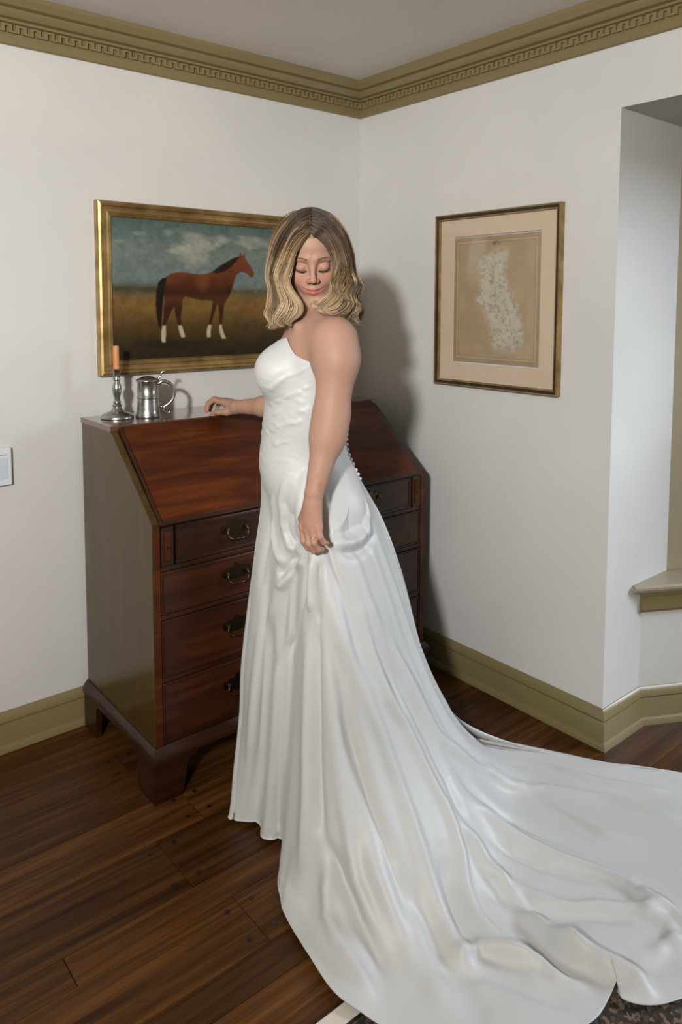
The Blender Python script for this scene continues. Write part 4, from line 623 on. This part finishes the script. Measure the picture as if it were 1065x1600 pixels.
BODY = TORSO+[('c', (.010, -.10, 1.405), (.045, -.150, 1.385), .045, .046, .05, 1), ('c', (.015, .07, 1.412), (.062, .150, 1.395), .046, .050, .05, 1),
 ('c', (.020, 0, 1.40), (.012, .004, 1.53), .062, .050, .035, 1), ('c', (.030, .0, 1.47), (.045, .09, 1.43), .035, .030, .05, 1),
 ('c', (.010, .01, 1.432), (-.035, .10, 1.425), .010, .008, .02, 1), ('c', (.010, -.01, 1.432), (-.035, -.10, 1.425), .010, .008, .02, 1),
 ('c', (.066, .160, 1.385), (.072, .172, 1.340), .049, .0520, .05, 1), ('c', (.072, .175, 1.345), (.056, .188, 1.200), .0515, .0430, .03, 1),
 ('c', (.056, .188, 1.200), (.048, .196, 1.150), .0420, .0420, .03, 1), ('c', (.048, .196, 1.150), (.016, .240, 1.020), .0410, .0240, .03, 1),
 ('c', (.045, -.165, 1.385), (-.02, -.270, 1.185), .048, .040, .03, 1), ('c', (-.02, -.270, 1.185), (-.170, -.350, 1.150), .038, .032, .03, 1), ('c', (-.170, -.350, 1.150), (-.268, -.425, 1.138), .031, .0225, .02, 1),
 ('c', (.02, .075, .88), (-.0, .08, .50), .066, .050, .03, 1), ('c', (-.0, .08, .50), (.02, .085, .10), .052, .034, .03, 1), ('c', (.03, .085, .05), (-.075, .085, .035), .036, .026, .03, 1),
 ('c', (.02, -.075, .88), (-.0, -.08, .50), .066, .050, .03, 1), ('c', (-.0, -.08, .50), (.02, -.085, .10), .052, .034, .03, 1), ('c', (.03, -.085, .05), (-.075, -.085, .035), .036, .026, .03, 1)]
def finger(pts, rs, k=.004): return [('c', pts[i], pts[i+1], rs[i], rs[i+1], k if i else .006, 1) for i in range(len(pts)-1)]
NH = []; wr = (.014, .242, 1.010)
near_f = [[(-.013, .236, .930), (-.011, .246, .895), (.000, .240, .876), (.012, .226, .868)], [(.000, .250, .926), (.004, .262, .893), (.014, .254, .873), (.022, .240, .866)],
          [(.013, .260, .928), (.017, .272, .899), (.027, .264, .880), (.035, .250, .875)], [(.026, .264, .936), (.031, .275, .914), (.040, .268, .898), (.047, .256, .893)]]
fr = [(.0105, .0088, .0080, .0068), (.0105, .0090, .0082, .0070), (.0100, .0086, .0078, .0066), (.0090, .0076, .0068, .0058)]
for f_, r_ in zip(near_f, fr): NH += [('c', wr, f_[0], .0190, .0115, .010, 1)]
NH += [('c', (.010, .246, .985), (.008, .250, .945), .0190, .0170, .012, 1), ('c', (.004, .236, .990), (-.016, .222, .945), .013, .011, .01, 1), ('c', (-.016, .222, .945), (-.006, .218, .905), .0098, .0085, .004, 1), ('c', (-.006, .218, .905), (.010, .222, .880), .0085, .0070, .003, 1)]
for f_, r_ in zip(near_f, fr): NH += finger(f_, r_, .0025)
FH = []; wf = (-.268, -.425, 1.138)
far_f = [[(-.318, -.470, 1.146), (-.357, -.500, 1.151), (-.378, -.512, 1.136), (-.386, -.515, 1.112)], [(-.316, -.490, 1.149), (-.362, -.522, 1.153), (-.384, -.534, 1.136), (-.391, -.537, 1.111)],
         [(-.310, -.508, 1.146), (-.354, -.543, 1.148), (-.376, -.555, 1.130), (-.382, -.558, 1.108)], [(-.302, -.524, 1.139), (-.338, -.558, 1.138), (-.356, -.570, 1.122), (-.361, -.573, 1.106)]]
for f_ in far_f: FH += [('c', wf, f_[0], .0180, .0115, .010, 1)]
FH += [('c', (-.272, -.428, 1.130), (-.305, -.440, 1.118), .015, .0125, .012, 1), ('c', (-.305, -.440, 1.118), (-.336, -.458, 1.1145), .0115, .0090, .004, 1), ('c', (-.336, -.458, 1.1145), (-.362, -.482, 1.1075), .0088, .0070, .003, 1), ('c', (-.29, -.455, 1.137), (-.305, -.485, 1.140), .018, .015, .01, 1)]
for f_, r_ in zip(far_f, fr): FH += finger(f_, r_, .0025)
def full(X, Y, Z, head=False, nh=False, fh=False):
    D = sdf(BODY, X, Y, Z)
    if head:
        d = [X-HC[0], Y-HC[1], Z-HC[2]]; h = [sum(HM[r, c_]*d[r] for r in range(3)) for c_ in range(3)]
        D = smin(D, sdf(HEAD, *h), .018)
    if nh: D = smin(D, sdf(NH, X, Y, Z), .006)
    if fh: D = smin(D, sdf(FH, X, Y, Z), .006)
    return D
def poly_box(lo, hi, vx, **kw):
    ax = [np.arange(lo[i], hi[i], vx, dtype=np.float32) for i in range(3)]
    A = np.meshgrid(*ax, indexing='ij', sparse=True)
    D = full(*A, **kw).astype(np.float32); D = np.clip(D, -4*vx, 4*vx)
    for s in ([0], [-1]): D[s, :, :] = 4*vx; D[:, s, :] = 4*vx; D[:, :, s] = 4*vx
    g = openvdb.FloatGrid(4*vx); g.copyFromArray(D); pts, tr, qd = g.convertToPolygons(isovalue=0.0, adaptivity=0.0)
    V = pts*vx+np.array([a[0] for a in ax]); return V, qd
parts = []
def keep(V, F, inside_boxes, inv=False):
    c_ = V[F].mean(1); m = np.zeros(len(F), bool)
    for lo, hi in inside_boxes: m |= ((c_ > lo) & (c_ < hi)).all(1)
    return F[~m] if inv else F[m]
HB = ((-.13, -.13, 1.44), (.15, .16, 1.75)); NB_ = ((-.06, .18, .84), (.08, .31, 1.01)); FB = ((-.42, -.61, 1.08), (-.27, -.38, 1.19))
V, F = poly_box((-.46, -.62, -.02), (.22, .34, 1.60), .006, head=True, nh=True, fh=True); parts.append((V, keep(V, F, [HB, NB_, FB], True)))
e = .004
for bxx, vx, kw in ((HB, .0015, dict(head=True)), (NB_, .0014, dict(nh=True)), (FB, .0014, dict(fh=True))):
    V, F = poly_box([a-e*2 for a in bxx[0]], [a+e*2 for a in bxx[1]], vx, **kw); parts.append((V, keep(V, F, [([a-e for a in bxx[0]], [a+e for a in bxx[1]])])))
off = 0; VV = []; FF = []
for V, F in parts: VV.append(V); FF.append(F+off); off += len(V)
VL = np.concatenate(VV); FF = np.concatenate(FF)
used = np.zeros(len(VL), bool); used[FF.ravel()] = True; idx = np.cumsum(used)-1; VL = VL[used]; FF = idx[FF]
me = mesh_np('person', loc2w(VL), FF)
bm = bmesh.new(); bm.from_mesh(me); bmesh.ops.recalc_face_normals(bm, faces=bm.faces); bm.to_mesh(me); bm.free()
VH = l2h(VL); x, y, z = VH.T; base = np.array([.375, .215, .152])
C = np.ones((len(VL), 3))*base
C *= (.96+.08*fbm(VL[:, 0]*30+5, VL[:, 2]*30, 3))[:, None]
def blend(m, c):
    global C
    m = np.clip(m, 0, 1)[:, None]; C = C*(1-m)+np.array(c)*m
face = (y > .03) & (np.abs(z) < .13)
for s in (-1, 1): blend(face*np.exp(-(((x-s*.036)/.020)**2+((z+.035)/.018)**2))*.35, (.52, .20, .15))
for s in (-1, 1): blend(face*np.exp(-(((x-s*.030)/.017)**2+((z-.001)/.009)**2)**2)*.45, (.38, .18, .12))
lipm = face*(y > .075)*np.clip((1-(x/.0285)**2-np.where(z > -.0645-.0, (z+.0645)/.0078, (z+.0645)/.0120)**2)*5, 0, 1)*(z < -.0555+.0)
blend(lipm*.85, (.42, .12, .10)); blend(face*(y > .08)*np.exp(-((z+.0645-.010*(np.abs(x)/.03)**2)/.0012)**2)*(np.abs(x) < .030)*.75, (.22, .06, .05))
blend(face*np.exp(-((x/.010)**2+((z+.032)/.008)**2))*.2, (.52, .20, .15))
for tip in [f_[3] for f_ in near_f]+[f_[3] for f_ in far_f]+[(-.362, -.482, 1.1075)]:
    blend(np.exp(-(np.linalg.norm(VL-np.array(tip), axis=1)/.010)**2)*.5, (.50, .17, .12))
blend((VL[:, 2] < 1.05)*(VL[:, 2] > .8)*(VL[:, 1] > .2)*.22, (.42, .19, .11))
for q_ in ((.0310, .262, 1.040), (.0305, .262, 1.028), (.022, .262, 1.060)): blend(np.exp(-((VL[:, 0]-q_[0])**2+(VL[:, 2]-q_[2])**2)/.0028**2)*(VL[:, 1] > .235)*.55, (.12, .07, .06))
setcol(me, C)
body = link('person', me, M_skin)
tag(body, 'woman in strapless white gown looking down over her shoulder, hand resting on the desk', 'person')
def surf(xs, zs, outl=.0):
    """points on the face surface in front, at head-frame x, z"""
    xs = np.asarray(xs, float); zs = np.asarray(zs, float); a = np.full(xs.shape, .04); b_ = np.full(xs.shape, .14)
    for _ in range(20):
        m = (a+b_)/2; d = sdf(HEAD, xs, m, zs); a = np.where(d < 0, m, a); b_ = np.where(d < 0, b_, m)
    return loc2w(h2l(np.stack([xs, a+outl, zs], -1)))
def merged(name, tubes, mat, parent, cols=None):
    VV, FF, CC, o_ = [], [], [], 0
    for i, (V, F) in enumerate(tubes): VV.append(V); FF.append(F+o_); o_ += len(V)
    me = mesh_np(name, np.concatenate(VV), np.concatenate(FF))
    if cols is not None: setcol(me, np.concatenate(cols))
    return link(name, me, mat, parent)
for s in (-1, 1):
    T = []
    t_ = np.linspace(-1, 1, 24); T.append(tube_geo(surf(s*.030+t_*.0150, -.0095-.0052*(1-t_**2)+.0016*s*t_, .0006), .0013*(1-.5*t_**2), 6))
    for t1 in np.linspace(-.9, .95, 26):
        x1 = s*.030+s*t1*.0148; z1 = -.0098-.0052*(1-t1**2)+.0016*t1; r0 = np.array([x1, 0, z1])
        p0 = w2loc(surf([x1], [z1], .0008))[0]; d = HM@np.array([s*(.0028*t1+.001), .0045, -.0038]); T.append(tube_geo([loc2w(p0), loc2w(p0+d*.6), loc2w(p0+d+HM@np.array([0, .0006, .0012]))], [.0006, .0004, .0001], 4))
    merged('eyelashes', T, M_lash, body)
    T = []
    for i in range(120):
        t1 = i/119+random.uniform(-.01, .01); x1 = s*(.013+.034*t1); z1 = .0185+.0042*math.sin(max(0, min(t1, 1))*2.5)+random.uniform(-.0022, .0022)*(1-.55*t1)
        x2 = x1+s*.0052; z2 = z1+.0030*(1-1.6*t1); T.append(tube_geo(surf([x1, (x1+x2)/2, x2], [z1, (z1+z2)/2, z2], .0004), [.0005, .0006, .0002], 4))
    merged('eyebrow', T, M_brow, body)
# ring
a = np.linspace(0, 2*np.pi, 28); p0 = np.array(near_f[2][1]); p1 = np.array(near_f[2][0]); d = (p0-p1)/np.linalg.norm(p0-p1); q = p1*.35+p0*.65
A_ = np.cross(d, [0, 0, 1.]); A_ /= np.linalg.norm(A_); B_ = np.cross(d, A_)
V, F = tube_geo(loc2w(q+.0098*(np.cos(a)[:, None]*A_+np.sin(a)[:, None]*B_)), .0013, 8); rng = link('ring', mesh_np('ring', V, F), M_gold_ring, body); rng['label'] = 'gold ring on her finger'
bm = bmesh.new(); bmesh.ops.create_icosphere(bm, subdivisions=1, radius=.0032); gq = loc2w(q+.0118*np.array([-.2, .95, .2])); bmesh.ops.translate(bm, verts=bm.verts, vec=Vector(gq)); from_bm('ring_stone', bm, nmat('clear_stone', (.9, .9, .95), .05, 0, Transmission_Weight=.6)[0], rng)

# ================= gown
G, q, NBR = gown_base(GOWN_LINES, 760, 110, 420)
G, NG = add_folds(G, [(a_*(1.55 if np.mean([q_[2] for q_ in p_]) < .3 else 1.15), w_*.95, p_) for a_, w_, p_ in GOWN_FOLDS])
# fine drapery: soft secondary folds that run down the skirt, crumple on the floor part
L = w2loc(G); r, cN = G.shape[:2]; vv = np.arange(r)[:, None]/r; aa = np.arange(cN)[None]/cN
sk = np.clip((1.0-L[..., 2])/.4, 0, 1); fl_ = np.clip((.15-L[..., 2])/.15, 0, 1)
aw = 64.0
dsp = (.0050*sk*np.clip((aa-.14)*12, .1, 1)*(np.sin(aa*2*np.pi*23+3*np.sin(vv*4+1))*.6+np.sin(aa*2*np.pi*37+2.2*np.sin(vv*5))*.4))*(.4+.6*fbm(vv*6+0*aa, aa*20, 51))
dsp = dsp+fl_*.022*(fbm(aa*46+vv*3, vv*5+aa*4, 61, 2)-.42)+fl_*.010*(fbm(G[..., 0]*6+20, G[..., 1]*6+30, 71, 2)-.5)+sk*np.clip((aa-.14)*12, .3, 1)*.010*(fbm(aa*34+1.3*vv, vv*2.2, 91, 2)-.5)
bod = np.clip((L[..., 2]-1.0)/.06, 0, 1)*np.clip((1.36-L[..., 2])/.1, 0, 1)
dsp = dsp+bod*.0042*(fbm(aa*18+0*vv+L[..., 2]*6, L[..., 2]*46+aa*12, 81, 2)-.5)*2
G = G+NG*dsp[..., None]
Lw = w2loc(G); LOW = TORSO+[p for p in BODY if p[0] == 'c' and max(p[1][2], p[2][2]) < .95]
for _ in range(2):
    Lw = w2loc(G); dd = sdf(LOW, Lw[..., 0], Lw[..., 1], Lw[..., 2]); push = np.clip(.007-dd, 0, .12)*(Lw[..., 2] > .02)
    for _k in range(6): push = np.maximum(push, .25*(np.roll(push, 1, 1)+np.roll(push, -1, 1)+np.roll(push, 1, 0)+np.roll(push, -1, 0)))
    G = G+NG*push[..., None]
# keep the cloth above the floor and rug, and smooth the landing
zz_ = G[..., 2]-.004; G[..., 2] = np.where(G[..., 2] < .12, .0045+.5*(zz_+np.sqrt(zz_**2+.016**2)), G[..., 2]+.0005)
i = np.arange(r-1)[:, None]*cN; j = np.arange(cN)[None]; k = (j+1) % cN
F = np.stack([i+j, i+k, i+cN+k, i+cN+j], -1).reshape(-1, 4)
me = mesh_np('wedding_gown', G.reshape(-1, 3), F); gown = link('wedding_gown', me, M_satin, body)
gown['label'] = 'strapless white satin gown with ruched bodice and long train'
sd = gown.modifiers.new('thickness', 'SOLIDIFY'); sd.thickness = .0018; sd.offset = -1
# covered buttons down the back
bm = bmesh.new(); bmesh.ops.create_uvsphere(bm, u_segments=12, v_segments=8, radius=.0052)
but = None
for i, zz in enumerate(np.arange(1.225, .985, -.0145)):
    g = G[:, int(cN*(180-9)/360)]; kk = np.argmin(np.abs(g[:, 2]-zz)); pbt = g[kk]+NG[kk, int(cN*(180-9)/360)]*.003
    if but is None: but = from_bm('button', bm, M_satin, gown, True); bt_me = but.data
    else: but = link('button', bt_me, None, gown)
    but.location = pbt; 
# ================= hair
def srgb(c): return lin(c)
gs = [[np.array(g_) for g_ in Hh] for Hh in HAIR_GUIDES]
def resg(P, n=60): return crom(P, np.linspace(0, 1, n))
def between(a, b_, f): return a*(1-f)+b_*f
tubes = []; cols = []
hairc = loc2w(h2l(np.array([0, -.01, .02])))
cs_t = [0, .26, .50, .76, 1.0]
def shade(t, blond, jit):
    dark = lin(np.array([(48, 34, 22), (76, 57, 38), (118, 93, 64), (166, 138, 102), (198, 172, 136)]))
    c_ = np.stack([np.interp(np.clip(t+blond, 0, 1), cs_t, dark[:, k]) for k in range(3)], -1); return c_*jit
SR = np.array([.0775, .100, .0855]); SCN = np.array([0, -.014, .038])
def push_out(Q):
    h = l2h(w2loc(Q))-SCN; e_ = np.linalg.norm(h/SR, axis=1); lim = 1.015+random.random()*.05
    k_ = np.where((e_ < lim) & (h[:, 2] > -.03), lim/e_, 1.0); return loc2w(h2l(h*k_[:, None]+SCN))
def lock(P, rad, n, blond=0.0, curl=1.0):
    m = len(P); T = np.gradient(P, axis=0); T /= np.linalg.norm(T, axis=1, keepdims=True)
    out = P-hairc; out /= np.linalg.norm(out, axis=1, keepdims=True)
    kz = np.ones(17)/17; out = np.stack([np.convolve(np.pad(out[:, k], 8, mode='edge'), kz, 'valid') for k in range(3)], -1)
    Tm = np.stack([np.convolve(np.pad(T[:, k], 8, mode='edge'), kz, 'valid') for k in range(3)], -1); Tm /= np.linalg.norm(Tm, axis=1, keepdims=True); T = Tm; out -= (out*T).sum(1, keepdims=True)*T; out /= np.linalg.norm(out, axis=1, keepdims=True)+1e-9; sd_ = np.cross(T, out)
    t = np.linspace(0, 1, m); R = rad*np.interp(t, [0, .12, .5, .85, 1], [.45, .9, 1.05, .95, .35])
    ph0 = random.uniform(0, 6.28); P = P+sd_*(.0045*np.clip(t-.3, 0, .5)*2*np.sin(t*15+ph0))[:, None]+out*(.0035*np.clip(t-.3, 0, .5)*2*np.cos(t*13+ph0))[:, None]
    lb = random.gauss(0, .13); lj = random.uniform(.5, 1.08)
    for _k in range(n):
        a1 = random.uniform(0, 6.283); rr = math.sqrt(random.random())*(1 if _k % 11 else random.uniform(1.1, 1.6)); tw = curl*random.uniform(.6, 1.6); wob = random.uniform(0, 6.28)
        ang = a1+tw*t*2.2; am = R*rr
        end = 1-.26*random.random()**1.6; ww = .0022*np.clip(t-.35, 0, 1)*np.sin(t*18*curl+wob*.3+ph0)
        Q = P+(np.cos(ang)*am*.75+ww)[:, None]*out+(np.sin(ang)*am*1.25)[:, None]*sd_
        kk = int(m*end); Q = push_out(Q[:kk])
        V, F_ = tube_geo(Q, .00085*np.interp(np.linspace(0, 1, kk), [0, .8, 1], [1, 1, .25]), 3)
        c_ = shade(np.linspace(0, 1, kk), blond+lb+random.gauss(0, .13), lj*random.uniform(.7, 1.3)); tubes.append((V, F_)); cols.append(np.repeat(c_, 3, 0))
for side in (0, 1):
    Hs = gs[side]
    order = Hs if side == 0 else Hs[::-1]       # back ... front
    for a in range(len(order)):
        P = resg(order[a]); last = a == len(order)-1
        lock(P, .0125 if not last else .0090, 95, {0: -.12}.get(a, -.02)+(.16 if last else 0)+(.06 if a == len(order)-2 else 0))
        if a < len(order)-1:
            P2 = resg(order[a+1])
            for f in (.33, .66): lock(between(P, P2, f), .0105, 60, -.04+.03*a)
for g_ in gs[2]: lock(resg(g_), .022, 120, -.15)
allb = [resg(g_) for g_ in (gs[0][0], gs[2][0], gs[2][1], gs[2][2], gs[1][-1])]
for a in range(4):
    for f in (.33, .66): lock(between(allb[a], allb[a+1], f), .018, 70, -.15)
# the parting
yy = np.linspace(.066, .0, 20); zz2 = .038+.0855*1.05*np.sqrt(np.clip(1-((yy+.014)/(.100*1.05))**2, 0, 1))
V, F_ = tube_geo(loc2w(h2l(np.stack([0*yy-.003, yy, zz2], -1))), .0014*np.linspace(1, .3, 20), 5); tubes.append((V, F_)); cols.append(np.tile(np.array([.30, .17, .11]), (len(V), 1)))
hair = merged('hair', tubes, M_hair, body, cols); hair['label'] = 'shoulder length wavy blonde hair with dark roots, parted in the middle'
# scalp volume under the strands
u_ = np.linspace(0, np.pi, 48); v_ = np.linspace(0, 2*np.pi, 72, endpoint=False); U, Vv = np.meshgrid(u_, v_, indexing='ij')
S = np.stack([.0765*np.sin(U)*np.cos(Vv), -.014+.099*np.sin(U)*np.sin(Vv), .038+.0845*np.cos(U)], -1)
F = []
for i in range(47):
    for j in range(72):
        c_ = S[[i, i+1], j].mean(0)
        if c_[1] > .035 and c_[2] < .074-.6*max(0, abs(c_[0])-.03): continue
        if c_[2] < -.02 and c_[1] > .01: continue
        F.append((i*72+j, i*72+(j+1) % 72, (i+1)*72+(j+1) % 72, (i+1)*72+j))
me = mesh_np('scalp', loc2w(h2l(S.reshape(-1, 3))), F); sx = np.abs(S.reshape(-1, 3)[:, 0]) < .001; setcol(me, np.where(sx[:, None] & (S.reshape(-1, 3)[:, 1] > -.01)[:, None], lin((150, 112, 88)), lin((50, 36, 24))))
sc_ = link('scalp', me, M_hair, hair)
